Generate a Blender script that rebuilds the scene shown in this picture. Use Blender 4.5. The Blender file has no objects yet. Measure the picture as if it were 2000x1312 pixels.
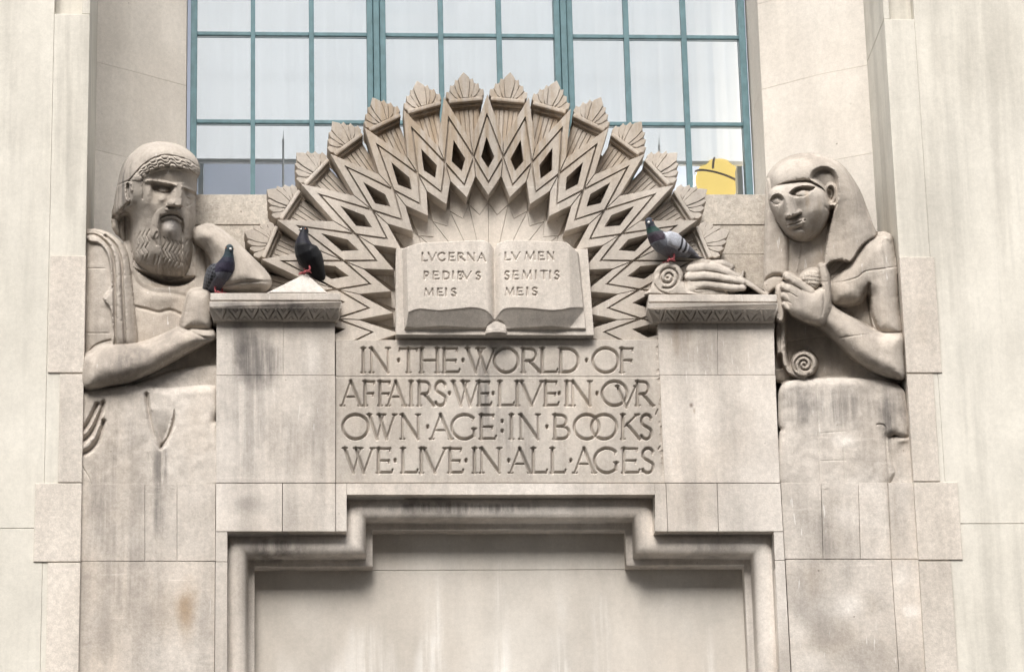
import bpy, bmesh, math, random
import numpy as np
from mathutils import Vector, Matrix

random.seed(7)
rng = np.random.default_rng(7)
sc = bpy.context.scene
COL = sc.collection
R = math.radians

# ------------------------------------------------------------------ camera
FPX = 7000.0                      # focal length in photograph pixels (photo 2000 x 1312)
PX = 1.0 / 400.0                  # metres per photograph pixel on the facade
PITCH, YAW, ROLL = R(19.618), R(4.447), R(-1.408)
cp, sp, cy, sy = math.cos(PITCH), math.sin(PITCH), math.cos(YAW), math.sin(YAW)
FWD = np.array([sy * cp, cy * cp, sp])
_r = np.array([cy, -sy, 0.0]); _u = np.cross(_r, FWD)
RT = math.cos(ROLL) * _r + math.sin(ROLL) * _u
UP = -math.sin(ROLL) * _r + math.cos(ROLL) * _u
CAM = np.array([0.0, 0.0, 7.5]) - FWD * FPX * PX
cam_d = bpy.data.cameras.new('camera'); cam = bpy.data.objects.new('camera', cam_d); COL.objects.link(cam)
cam.matrix_world = Matrix(((RT[0], UP[0], -FWD[0], CAM[0]), (RT[1], UP[1], -FWD[1], CAM[1]), (RT[2], UP[2], -FWD[2], CAM[2]), (0, 0, 0, 1)))
cam_d.sensor_width = 36.0; cam_d.lens = 36.0 * FPX / 2000.0
cam_d.clip_start = 0.5; cam_d.clip_end = 3000
sc.camera = cam

# ------------------------------------------------------------------ light
SUN_EL, SUN_AZ = R(50), R(-13)     # azimuth measured from straight in front of the wall, minus = from the left
world = bpy.data.worlds.new('World'); sc.world = world; world.use_nodes = True
wn = world.node_tree.nodes; wl = world.node_tree.links
bg = wn['Background']; sky = wn.new('ShaderNodeTexSky'); sky.sky_type = 'NISHITA'; sky.sun_disc = False
sky.sun_elevation = SUN_EL; sky.dust_density = 4.0; sky.air_density = 1.0; sky.ozone_density = 0.6
sdir = np.array([math.sin(SUN_AZ) * math.cos(SUN_EL), -math.cos(SUN_AZ) * math.cos(SUN_EL), math.sin(SUN_EL)])
sky.sun_rotation = math.atan2(sdir[0], sdir[1])
hs = wn.new('ShaderNodeHueSaturation'); hs.inputs['Saturation'].default_value = 0.2     # thin cloud greys the blue
wl.new(sky.outputs[0], hs.inputs['Color']); wl.new(hs.outputs[0], bg.inputs['Color']); bg.inputs['Strength'].default_value = 0.125
sun_d = bpy.data.lights.new('sun', 'SUN'); sun = bpy.data.objects.new('sun', sun_d); COL.objects.link(sun)
sun_d.energy = 1.0; sun_d.angle = R(26); sun_d.color = (1.0, 0.955, 0.90)
sun.rotation_euler = Vector((-sdir[0], -sdir[1], -sdir[2])).to_track_quat('-Z', 'Y').to_euler()
sc.view_settings.view_transform = 'Standard'; sc.view_settings.look = 'None'
sc.view_settings.exposure = 1.50; sc.view_settings.gamma = 1.0
sc.cycles.max_bounces = 8; sc.cycles.diffuse_bounces = 4; sc.cycles.transparent_max_bounces = 12

# ------------------------------------------------------------------ helpers
def W(u, v, d=0.0):
    """world point seen at photo pixel (u,v) standing d pixels (1/400 m) proud of the wall plane"""
    q = FWD * FPX + RT * (u - 1000.0) - UP * (v - 656.0)
    k = (-d * PX - CAM[1]) / q[1]
    return CAM + q * k
def WA(u, v, d=0.0):
    u = np.asarray(u, float); v = np.asarray(v, float)
    q = FWD[None, :] * FPX + RT[None, :] * (u.reshape(-1, 1) - 1000.0) - UP[None, :] * (v.reshape(-1, 1) - 656.0)
    k = (-np.asarray(d, float).reshape(-1) * PX - CAM[1]) / q[:, 1]
    return CAM[None, :] + q * k[:, None]
def proj(p):
    p = np.asarray(p) - CAM
    z = p @ FWD
    return 1000 + FPX * (p @ RT) / z, 656 - FPX * (p @ UP) / z

ROOT = {}
def put(o, label=None, cat=None, group=None, kind=None):
    if label: o['label'] = label
    if cat: o['category'] = cat
    if group: o['group'] = group
    if kind: o['kind'] = kind
    return o
def thing(name, label, cat, loc, group=None):
    o = bpy.data.objects.new(name, None); o.empty_display_size = 0.05
    o.location = tuple(loc); COL.objects.link(o); ROOT[o.name] = np.array(loc, float)
    return put(o, label, cat, group)
def link(name, me, mat, parent=None, smooth=False):
    o = bpy.data.objects.new(name, me); COL.objects.link(o)
    if mat is not None: me.materials.append(mat)
    if parent is not None:
        o.parent = parent; r = parent
        while r.parent is not None: r = r.parent
        off = -ROOT[r.name] if r.name in ROOT else np.zeros(3)
        me.transform(Matrix.Translation(Vector(off)))
    if smooth: me.polygons.foreach_set('use_smooth', np.ones(len(me.polygons), bool))
    me.update()
    return o
def bmobj(name, bm, mat, parent=None, smooth=False):
    bmesh.ops.recalc_face_normals(bm, faces=bm.faces)
    me = bpy.data.meshes.new(name); bm.to_mesh(me); bm.free()
    return link(name, me, mat, parent, smooth)
def arrobj(name, V, F, mat, parent=None, smooth=True, normals=None):
    """V (n,3), F (m,4) quads"""
    me = bpy.data.meshes.new(name)
    F = np.asarray(F, np.int32); n = len(F)
    me.vertices.add(len(V)); me.vertices.foreach_set('co', np.asarray(V, np.float32).ravel())
    me.loops.add(n * 4); me.loops.foreach_set('vertex_index', F.ravel())
    me.polygons.add(n); me.polygons.foreach_set('loop_start', np.arange(0, n * 4, 4, dtype=np.int32))
    me.update(calc_edges=True); me.validate()
    o = link(name, me, mat, parent, smooth)
    if normals is not None: o.data.normals_split_custom_set_from_vertices(normals)
    return o

def add_prism(bm, front, back, bev=0.0):
    """front/back: lists of world points, same count; closed solid, front rim optionally bevelled (metres)"""
    vf = [bm.verts.new(tuple(p)) for p in front]; vb = [bm.verts.new(tuple(p)) for p in back]
    n = len(vf); f = bm.faces.new(vf); bm.faces.new(vb[::-1])
    sides = [bm.faces.new([vf[i], vb[i], vb[(i + 1) % n], vf[(i + 1) % n]]) for i in range(n)]
    if bev > 0:
        es = list(f.edges) + [e for s in sides for e in s.edges if (e.verts[0] in vf) != (e.verts[1] in vf)]
        bmesh.ops.bevel(bm, geom=list(set(es)), offset=bev, segments=2, affect='EDGES', profile=0.6, clamp_overlap=True)
def slab_pts(poly, d0, d1):
    fr = [W(u, v, d0) for u, v in poly]
    bk = [np.array([p[0], -d1 * PX, p[2]]) for p in fr]
    return fr, bk
def slab(bm, poly, d0, d1, bev=0.6):
    fr, bk = slab_pts(poly, d0, d1); add_prism(bm, fr, bk, bev * PX)
def rect(u0, v0, u1, v1): return [(u0, v0), (u1, v0), (u1, v1), (u0, v1)]
def slab_obj(name, poly, d0, d1, mat, parent=None, bev=0.6):
    bm = bmesh.new(); slab(bm, poly, d0, d1, bev); return bmobj(name, bm, mat, parent)
def box_w(bm, x0, x1, y0, y1, z0, z1, bev=0.0):
    add_prism(bm, [(x0, y0, z0), (x1, y0, z0), (x1, y0, z1), (x0, y0, z1)], [(x0, y1, z0), (x1, y1, z0), (x1, y1, z1), (x0, y1, z1)], bev)
def tube(bm, pts, rad, seg=8):
    pts = [Vector(p) for p in pts]; rings = []
    rad = rad if hasattr(rad, '__len__') else [rad] * len(pts)
    for i, p in enumerate(pts):
        t = (pts[min(i + 1, len(pts) - 1)] - pts[max(i - 1, 0)]).normalized()
        a = t.orthogonal().normalized() if i == 0 else (pa - t * pa.dot(t)).normalized()
        pa = a; b = t.cross(a)
        rings.append([bm.verts.new(p + (a * math.cos(2 * math.pi * k / seg) + b * math.sin(2 * math.pi * k / seg)) * rad[i]) for k in range(seg)])
    for i in range(len(rings) - 1):
        for k in range(seg): bm.faces.new([rings[i][k], rings[i][(k + 1) % seg], rings[i + 1][(k + 1) % seg], rings[i + 1][k]])
    bm.faces.new(rings[0][::-1]); bm.faces.new(rings[-1])

# ------------------------------------------------------------------ materials
class NT:
    def __init__(s, name):
        s.m = bpy.data.materials.new(name); s.m.use_nodes = True
        s.t = s.m.node_tree; s.b = s.t.nodes['Principled BSDF']; s.p = None
    def n(s, typ, **kw):
        x = s.t.nodes.new(typ)
        for k, v in kw.items(): setattr(x, k, v)
        return x
    def l(s, a, b): s.t.links.new(a, b)
    def pos(s):
        if s.p is None: s.p = s.n('ShaderNodeNewGeometry').outputs['Position']
        return s.p
    def vm(s, op, a, b):
        x = s.n('ShaderNodeVectorMath', operation=op)
        for i, q in enumerate((a, b)):
            if isinstance(q, (tuple, list, np.ndarray)): x.inputs[i].default_value = tuple(q)
            else: s.l(q, x.inputs[i])
        return x.outputs['Value'] if op == 'LENGTH' else x.outputs[0]
    def ma(s, op, a, b=0.0, c=0.0):
        x = s.n('ShaderNodeMath', operation=op)
        for i, q in enumerate((a, b, c)):
            if isinstance(q, (int, float)): x.inputs[i].default_value = q
            else: s.l(q, x.inputs[i])
        return x.outputs[0]
    def noise(s, sx, sy_, sz, detail=5, rough=0.55, off=(0, 0, 0)):
        v = s.vm('MULTIPLY', s.pos(), (sx, sy_, sz)); v = s.vm('ADD', v, off)
        x = s.n('ShaderNodeTexNoise'); x.inputs['Scale'].default_value = 1.0; x.inputs['Detail'].default_value = detail; x.inputs['Roughness'].default_value = rough
        s.l(v, x.inputs['Vector']); return x.outputs['Fac']
    def ramp(s, f, a, b, lo=0.0, hi=1.0):
        x = s.n('ShaderNodeMapRange', interpolation_type='SMOOTHSTEP'); s.l(f, x.inputs['Value'])
        for k, q in (('From Min', a), ('From Max', b), ('To Min', lo), ('To Max', hi)): x.inputs[k].default_value = q
        return x.outputs['Result']
    def mix(s, f, a, b, typ='MIX'):
        x = s.n('ShaderNodeMix', data_type='RGBA', blend_type=typ)
        for q, i in ((f, 0), (a, 6), (b, 7)):
            if isinstance(q, (int, float)): x.inputs[i].default_value = q
            elif isinstance(q, tuple): x.inputs[i].default_value = (q[0], q[1], q[2], 1)
            else: s.l(q, x.inputs[i])
        return x.outputs[2]
    def bump(s, f, strength, dist=0.004):
        x = s.n('ShaderNodeBump'); x.inputs['Strength'].default_value = strength; x.inputs['Distance'].default_value = dist
        s.l(f, x.inputs['Height']); return x.outputs[0]

SOOT_SHADE = (0.085, 0.078, 0.075); BROWN = (0.20, 0.145, 0.09); PALE = (0.66, 0.62, 0.57); RUST = (0.25, 0.16, 0.08)
def stone(name, base, blot=0.5, streak=0.35, scratch=0.12, speck=0.25, stains=(), seed=0.0, bump=0.35, warm=(0.40, 0.335, 0.27), pits=True, rough=0.9, drops=0.0, var=0.0):
    """weathered limestone: blotches, rain streaks, tooling scratches, speckle, pits and the listed stains, some of them painted shade (u,v,ru,rv,colour,strength[,streaky])"""
    t = NT(name); o = (seed * 3.7, seed * 1.3, seed * 5.1)
    n1 = t.noise(1.6, 1.6, 1.1, 7, 0.6, o)
    n2 = t.noise(5, 5, 3.2, 6, 0.55, o)
    n3 = t.noise(46, 46, 46, 6, 0.7, o)
    st = t.noise(9, 9, 0.55, 6, 0.6, o)
    st2 = t.noise(34, 34, 1.3, 5, 0.6, o)
    n5 = t.noise(150, 150, 150, 3, 0.6, o)
    st3 = t.noise(16, 16, 0.9, 8, 0.68, o)
    n4 = t.noise(2.6, 2.6, 1.9, 9, 0.68, (o[1], o[2], o[0]))
    hz = t.noise(3.0, 3.0, 42, 5, 0.65, o)
    c = t.mix(t.ramp(n1, 0.35, 0.68, 0, blot), base, warm)
    grey = tuple(x * 0.55 for x in (base[0], base[1] * 0.985, base[2] * 0.975))
    c = t.mix(t.ramp(n2, 0.45, 0.80, 0, blot * 0.7), c, grey)
    c = t.mix(t.ramp(t.ma('MULTIPLY', st, t.ma('ADD', n1, 0.5)), 0.42, 0.70, 0, streak), c, grey)
    c = t.mix(t.ramp(st2, 0.52, 0.75, 0, streak * 0.45), c, tuple(x * 0.72 for x in base))
    c = t.mix(t.ramp(hz, 0.60, 0.74, 0, scratch), c, tuple(min(0.8, x * 1.35) for x in base))
    sp_ = t.ma('MULTIPLY', t.ramp(n3, 0.2, 0.8, 1 - speck, 1 + speck), t.ramp(n4, 0.3, 0.7, 1 - blot * .32, 1 + blot * .26)); sp_ = t.ma('MULTIPLY', sp_, t.ramp(n5, 0.25, 0.75, 1 - speck * .7, 1 + speck * .6))
    cc = t.n('ShaderNodeCombineXYZ')
    for i in range(3): t.l(sp_, cc.inputs[i])
    for q in stains:
        u, v, ru, rv, col, k = q[:6]; stk = q[6] if len(q) > 6 else 0
        ctr = W(u, v, 0); d = t.vm('SUBTRACT', t.pos(), tuple(ctr))
        ln = t.vm('LENGTH', t.vm('MULTIPLY', d, (1 / (ru * PX), 0.0, 1 / (rv * PX))), (0, 0, 0))
        ln = t.ma('ADD', ln, t.ma('MULTIPLY', t.ma('SUBTRACT', t.ma('MULTIPLY', t.ma('ADD', n4, n2), .5), 0.5), 2.6))
        m = t.ramp(ln, 0.2, 1.0, 1.0, 0.0); k = min(k * 1.3, .92) if col is SOOT_SHADE else k
        if stk: m = t.ma('MULTIPLY', m, t.ramp(st3 if stk == 1 else st2, 0.36, 0.62, 0.05, 1.0))
        else: m = t.ma('MULTIPLY', m, t.ramp(n4, 0.35, 0.62, 0.2, 1.0))
        c = t.mix(t.ma('MULTIPLY', m, k), c, col)
    if var:
        oi = t.n('ShaderNodeObjectInfo'); sp_ = t.ma('MULTIPLY', sp_, t.ramp(oi.outputs['Random'], 0, 1, 1 - var, 1 + var * .7))
        for i in range(3): t.l(sp_, cc.inputs[i])
    c = t.mix(1.0, c, cc.outputs[0], 'MULTIPLY')
    dr = t.ma('MULTIPLY', t.ramp(t.noise(75, 75, 10, 3, .5, o), 0.66, 0.72), t.ramp(t.noise(3.2, 3.2, 3.2, 3, .5, o), 0.52, 0.64))
    if drops: c = t.mix(t.ma('MULTIPLY', dr, drops), c, (0.76, 0.74, 0.71))
    if pits:
        vo = t.n('ShaderNodeTexVoronoi', feature='F1'); vo.inputs['Scale'].default_value = 15.0
        t.l(t.vm('ADD', t.pos(), o), vo.inputs['Vector'])
        pm = t.ma('MULTIPLY', t.ramp(vo.outputs['Distance'], 0.05, 0.095, 1, 0), t.ramp(t.noise(9, 9, 9, 3), 0.56, 0.64, 0, 0.8))
        c = t.mix(t.ma('MULTIPLY', pm, 0.7), c, (0.10, 0.08, 0.06))
    t.l(c, t.b.inputs['Base Color']); t.b.inputs['Roughness'].default_value = rough
    t.b.inputs['Specular IOR Level'].default_value = 0.2
    h = t.ma('ADD', t.ma('MULTIPLY', n2, 0.8), t.ma('MULTIPLY', n3, 0.5))
    h = t.ma('ADD', h, t.ma('MULTIPLY', hz, 0.25)); h = t.ma('ADD', h, t.ma('MULTIPLY', n5, 0.22)); h = t.ma('ADD', h, t.ma('MULTIPLY', n4, 0.8)); h = t.ma('ADD', h, t.ma('MULTIPLY', st2, 0.35))
    t.l(t.bump(h, bump, 0.006), t.b.inputs['Normal'])
    return t.m
def plain(name, col, rough=0.6, spec=0.3, var=0.12, emit=0.0, metal=0.0, scale=30):
    t = NT(name); n = t.noise(scale, scale, scale * 0.6, 5)
    c = t.mix(t.ramp(n, 0.3, 0.7, 0, 1), tuple(x * (1 - var) for x in col), tuple(min(1, x * (1 + var)) for x in col))
    t.l(c, t.b.inputs['Base Color']); t.b.inputs['Roughness'].default_value = rough
    t.b.inputs['Specular IOR Level'].default_value = spec; t.b.inputs['Metallic'].default_value = metal
    if emit: t.l(c, t.b.inputs['Emission Color']); t.b.inputs['Emission Strength'].default_value = emit
    return t.m
# ------------------------------------------------------------------ stone and other materials
LST = [(490, 820, 60, 170, SOOT_SHADE, .26, 2), (620, 860, 30, 110, SOOT_SHADE, .2, 2),(1600, 1200, 60, 50, SOOT_SHADE, .3, 0), (1705, 1280, 50, 44, SOOT_SHADE, .26, 0), (1760, 1120, 20, 44, PALE, .45, 0), (1560, 1235, 44, 30, PALE, .45, 0), (1655, 1010, 60, 40, PALE, .35, 0), (1590, 1130, 30, 60, BROWN, .3, 0), (1700, 1180, 40, 40, BROWN, .25, 0), (1440, 870, 70, 50, BROWN, .15, 0), (240, 850, 40, 80, SOOT_SHADE, .28, 1), (200, 1240, 40, 90, SOOT_SHADE, .25, 0), (300, 1270, 40, 60, PALE, .35, 0),(1350, 791, 8, 10, (.09, .06, .045), 0.95, 0), (1356, 802, 5, 12, BROWN, .6, 0),(540, 606, 150, 20, SOOT_SHADE, 0.5, 0), (1390, 610, 150, 18, SOOT_SHADE, 0.34, 0), (1720, 1010, 60, 90, PALE, .3, 0), (1560, 1150, 40, 60, SOOT_SHADE, .22, 0), (220, 1050, 90, 60, PALE, .3, 0), (370, 850, 60, 80, BROWN, .18, 0),  # stains, and the corbel friezes' dark bands, each set at one place on the relief (photo pixel, radii, colour, strength, streaky)
    (500, 700, 60, 80, SOOT_SHADE, 0.62, 1), (470, 660, 40, 60, SOOT_SHADE, 0.45, 1), (560, 860, 70, 90, SOOT_SHADE, 0.32, 1), (610, 700, 30, 70, PALE, 0.55, 1), (480, 985, 60, 34, SOOT_SHADE, 0.4, 0),
    (365, 1185, 36, 95, RUST, 0.7, 0), (330, 1190, 60, 100, BROWN, 0.25, 0), (315, 905, 22, 60, SOOT_SHADE, 0.55, 1), (310, 1010, 16, 70, SOOT_SHADE, 0.5, 1), (205, 980, 40, 130, SOOT_SHADE, 0.32, 1), (245, 1100, 60, 150, SOOT_SHADE, 0.22, 2),
    (952, 770, 26, 100, SOOT_SHADE, 0.62, 1), (930, 720, 200, 34, SOOT_SHADE, 0.28, 0), (1010, 850, 60, 90, SOOT_SHADE, 0.25, 1), (720, 760, 50, 90, SOOT_SHADE, 0.2, 1), (1160, 800, 40, 60, BROWN, 0.25, 0), (700, 830, 30, 40, BROWN, 0.2, 0),
    (540, 610, 130, 22, SOOT_SHADE, 0.6, 1), (460, 610, 50, 22, SOOT_SHADE, 0.5, 0), (1330, 650, 30, 60, BROWN, 0.35, 1), (1390, 690, 50, 60, SOOT_SHADE, 0.2, 1), (1620, 790, 26, 60, SOOT_SHADE, 0.4, 1), (1560, 790, 40, 90, SOOT_SHADE, 0.38, 2), (1650, 790, 140, 70, SOOT_SHADE, 0.42, 1), (1740, 800, 40, 80, SOOT_SHADE, 0.5, 2),
    (1650, 860, 40, 24, PALE, 0.6, 0), (1690, 940, 120, 50, PALE, 0.28, 0), (1610, 1030, 26, 90, SOOT_SHADE, 0.35, 1), (1650, 1180, 70, 34, PALE, 0.75, 0), (1780, 1190, 30, 22, PALE, 0.6, 0), (1620, 1250, 90, 60, BROWN, 0.32, 0), (1620, 1240, 60, 40, SOOT_SHADE, 0.25, 0), (1740, 1000, 24, 120, BROWN, 0.3, 1),
    (1415, 800, 140, 120, PALE, 0.22, 0), (1590, 1290, 50, 40, PALE, 0.4, 0), (1790, 650, 60, 90, BROWN, 0.22, 0), (900, 985, 260, 18, SOOT_SHADE, 0.55, 1), (540, 1062, 100, 20, SOOT_SHADE, 0.5, 1), (1400, 1062, 80, 18, SOOT_SHADE, 0.35, 1),
    (1160, 930, 130, 60, BROWN, 0.2, 0), (700, 930, 60, 70, BROWN, 0.2, 0), (250, 700, 60, 40, SOOT_SHADE, 0.3, 1), (330, 640, 70, 60, SOOT_SHADE, 0.22, 0), (1640, 640, 80, 60, SOOT_SHADE, 0.18, 0), (1700, 640, 26, 60, SOOT_SHADE, 0.25, 1),
]
def near(L, f): return [q for q in L if f(q[0], q[1])]
LIME = (0.575, 0.53, 0.48)
M_pil = stone('limestone ashlar', LIME, 0.42, 0.52, 0.18, 0.11, near(LST, lambda u, v: 400 < u < 1545 and not (655 < u < 1290 and 660 < v < 950)), 1.0, drops=.35, var=.07)
M_plinth = stone('limestone plinth', (0.525, 0.48, 0.43), 0.58, 0.5, 0.34, 0.13, near(LST, lambda u, v: u < 424 or u > 1525), 2.0, drops=.5, var=.05)
M_panel = stone('limestone inscription', (0.48, 0.438, 0.39), 0.40, 0.5, 0.12, 0.10, near(LST, lambda u, v: 650 < u < 1300 and 660 < v < 960), 3.0, bump=0.35)
M_fig_l = stone('carved limestone bearded figure', (0.415, 0.372, 0.325), 0.5, 0.6, 0.05, 0.10, near(LST, lambda u, v: u < 424) + [(333, 448, 20, 22, (.56, .53, .51), .6, 0), (240, 380, 26, 90, SOOT_SHADE, .5, 2), (320, 545, 60, 14, BROWN, .5, 0), (320, 380, 60, 60, BROWN, .22, 0), (230, 730, 60, 40, SOOT_SHADE, .3, 1)], 4.0, bump=0.5, drops=.5)  # cap's left flank and beard underside: shade painted over the stone colour
M_fig_r = stone('carved limestone priest figure', (0.45, 0.405, 0.355), 0.5, 0.58, 0.10, 0.10, near(LST, lambda u, v: u > 1525) + [(1572, 405, 9, 40, (0.33, 0.22, 0.11), 0.5, 1), (1590, 420, 14, 40, (0.33, 0.23, 0.13), 0.35, 1), (1562, 412, 66, 66, SOOT_SHADE, 0.22, 0), (1606, 350, 34, 34, SOOT_SHADE, .25, 0), (1580, 600, 50, 40, SOOT_SHADE, .2, 0)], 5.0, bump=0.5, drops=.5)  # face: soot plus painted overhang shade; ear hollow: painted shade
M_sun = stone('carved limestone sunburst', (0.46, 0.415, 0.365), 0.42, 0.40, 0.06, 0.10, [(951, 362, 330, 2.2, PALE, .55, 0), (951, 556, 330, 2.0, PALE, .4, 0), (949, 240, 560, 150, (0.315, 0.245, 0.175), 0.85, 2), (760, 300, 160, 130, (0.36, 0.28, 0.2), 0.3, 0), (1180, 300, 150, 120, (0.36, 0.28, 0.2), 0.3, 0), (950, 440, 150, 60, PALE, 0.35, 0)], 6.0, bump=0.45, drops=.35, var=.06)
M_fan = stone('carved limestone inner fan', (0.55, 0.505, 0.45), 0.3, 0.3, 0.06, 0.1, [], 6.5, bump=0.2, drops=.5)
M_book = stone('carved limestone book', (0.55, 0.50, 0.445), 0.22, 0.30, 0.08, 0.14, [(865, 632, 80, 14, SOOT_SHADE, 0.32, 0), (1080, 634, 80, 14, SOOT_SHADE, 0.28, 0), (968, 646, 22, 16, SOOT_SHADE, 0.75, 0), (960, 500, 120, 30, PALE, 0.3, 2)], 7.0, bump=0.3, drops=.7)  # dark ellipses along the sloping page ends and the spine foot
M_door = stone('limestone door panel', (0.55, 0.515, 0.465), 0.30, 0.16, 0.06, 0.06, [(u_, v_, a_, b_, (0.72, 0.695, 0.655), k_, 2) for u_, v_, a_, b_, k_ in ((846, 1330, 34, 230, .8), (862, 1180, 14, 120, .6), (990, 1330, 26, 240, .7), (984, 1150, 12, 90, .5), (1104, 1330, 30, 200, .7), (1190, 1360, 24, 260, .65), (700, 1370, 90, 200, .6), (1400, 1340, 20, 230, .6), (560, 1360, 60, 150, .4), (1290, 1380, 70, 160, .4))], 8.0, bump=0.06, pits=False)
M_wall = stone('cream painted stucco', (0.61, 0.58, 0.515), 0.26, 0.46, 0.08, 0.06, [(125, 250, 50, 330, (.40, .375, .33), .5, 2), (60, 560, 60, 120, (.46, .44, .39), .4, 0), (1870, 300, 40, 420, (.42, .4, .355), .4, 2), (1910, 760, 60, 260, (.46, .44, .39), .3, 2), (1760, 300, 30, 200, (.44, .41, .36), .3, 2)], 9.0, bump=0.12, warm=(0.52, 0.485, 0.41), pits=False)
M_quoin = stone('pale limestone quoin', (0.585, 0.535, 0.475), 0.28, 0.25, 0.12, 0.16, [(1800, 640, 20, 70, BROWN, 0.25, 0)], 10.0, warm=(0.48, 0.41, 0.34), var=.06)
M_jamb = stone('limestone jamb', (0.605, 0.565, 0.51), 0.25, 0.15, 0.06, 0.08, [], 11.0, bump=0.15, warm=(0.50, 0.44, 0.37), var=.04)
M_sill = stone('limestone sill wall', (0.48, 0.44, 0.385), 0.5, 0.3, 0.1, 0.22, [(1440, 480, 60, 30, BROWN, 0.4, 0)], 12.0)
M_pyr = stone('bleached limestone', (0.565, 0.53, 0.485), 0.35, 0.35, 0.05, 0.15, [], 13.0, drops=.8)
M_green = plain('teal painted steel', (0.088, 0.165, 0.185), 0.5, 0.4, 0.14)
M_blind = plain('white roller blind fabric', (0.86, 0.865, 0.885), 0.8, 0.1, 0.035, scale=2.2, emit=0.33)  # fabric glows by itself to make the panes read bright
M_inwall = plain('blue grey interior paint', (0.58, 0.63, 0.74), 0.8, 0.2, 0.04, scale=3)
M_white = plain('white interior trim', (0.85, 0.86, 0.87), 0.5, 0.3, 0.03)
M_pave = plain('dark asphalt street', (0.075, 0.073, 0.07), 0.9, 0.2, 0.15, scale=2)
def glass_mat():
    m = bpy.data.materials.new('window glass'); m.use_nodes = True; t = m.node_tree; t.nodes.clear()
    o = t.nodes.new('ShaderNodeOutputMaterial'); mx = t.nodes.new('ShaderNodeMixShader'); tr = t.nodes.new('ShaderNodeBsdfTransparent'); gl = t.nodes.new('ShaderNodeBsdfGlossy')
    gl.inputs['Roughness'].default_value = 0.03; tr.inputs['Color'].default_value = (0.97, 0.985, 0.985, 1)
    lw = t.nodes.new('ShaderNodeFresnel'); lw.inputs['IOR'].default_value = 1.5
    a = t.nodes.new('ShaderNodeMath'); a.operation = 'MULTIPLY_ADD'; a.inputs[1].default_value = 1.6; a.inputs[2].default_value = 0.10
    g = t.nodes.new('ShaderNodeNewGeometry'); nz = t.nodes.new('ShaderNodeTexNoise'); nz.inputs['Scale'].default_value = 1.3
    b = t.nodes.new('ShaderNodeBump'); b.inputs['Strength'].default_value = 0.04
    t.links.new(g.outputs['Position'], nz.inputs['Vector']); t.links.new(nz.outputs['Fac'], b.inputs['Height']); t.links.new(b.outputs[0], gl.inputs['Normal'])
    t.links.new(lw.outputs[0], a.inputs[0]); t.links.new(a.outputs[0], mx.inputs[0]); t.links.new(tr.outputs[0], mx.inputs[1]); t.links.new(gl.outputs[0], mx.inputs[2]); t.links.new(mx.outputs[0], o.inputs['Surface'])
    return m
M_glass = glass_mat()

# ------------------------------------------------------------------ ground and room behind the window
def struct(name, bm, mat): return put(bmobj(name, bm, mat), kind='structure')
bm = bmesh.new(); vs = [bm.verts.new(p) for p in ((-300, 4, 0), (-300, -600, 0), (300, -600, 0), (300, 4, 0))]; bm.faces.new(vs); struct('pavement', bm, M_pave)
ZTOP = 15.0
xl = W(166, 560, 0)[0]; xr = W(1760, 560, 0)[0]
bm = bmesh.new(); box_w(bm, xl - 1.0, xr + 1.0, 2.9, 3.1, 4.0, ZTOP); struct('interior_wall', bm, M_inwall)
bm = bmesh.new(); box_w(bm, xl - 1.0, xr + 1.0, 1.25, 2.9, ZTOP - .2, ZTOP); struct('ceiling', bm, M_white)
zs = W(900, 380, -130)[2]
bm = bmesh.new(); box_w(bm, xl - 1.0, xr + 1.0, 1.25, 2.9, zs - .7, zs - .5); struct('interior_floor', bm, M_white)
for nx in (xl - 1.2, xr + 1.0):
    bm = bmesh.new(); box_w(bm, nx, nx + .2, 1.25, 3.1, 4.0, ZTOP); struct('interior_side_wall', bm, M_inwall)

# added block, out of view, screens the low sky and shows faintly in glass
M_far = plain('grey brick of added block', (0.23, 0.20, 0.175), .9, .2, .2, scale=1.5); M_dk = plain('dark far window', (0.05, 0.055, 0.06), .2, .5, .1)
t = thing('sky_screen_block', 'unseen grey brick block added across the street to screen off the low sky', 'sky_screen_block', (0, -46, 0))
bm = bmesh.new(); box_w(bm, -60, 60, -60, -46, 0, 42); box_w(bm, -60.5, 60.5, -60.5, -45.4, 42, 43.2, .05); bmobj('wall', bm, M_far, t)
bm = bmesh.new()
for i in range(24):
    for j in range(10): box_w(bm, -58 + i * 4.9, -56 + i * 4.9, -46.2, -45.96, 2 + j * 3.7, 4.2 + j * 3.7)
put(bmobj('windows', bm, M_dk, t), kind='stuff')

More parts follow.
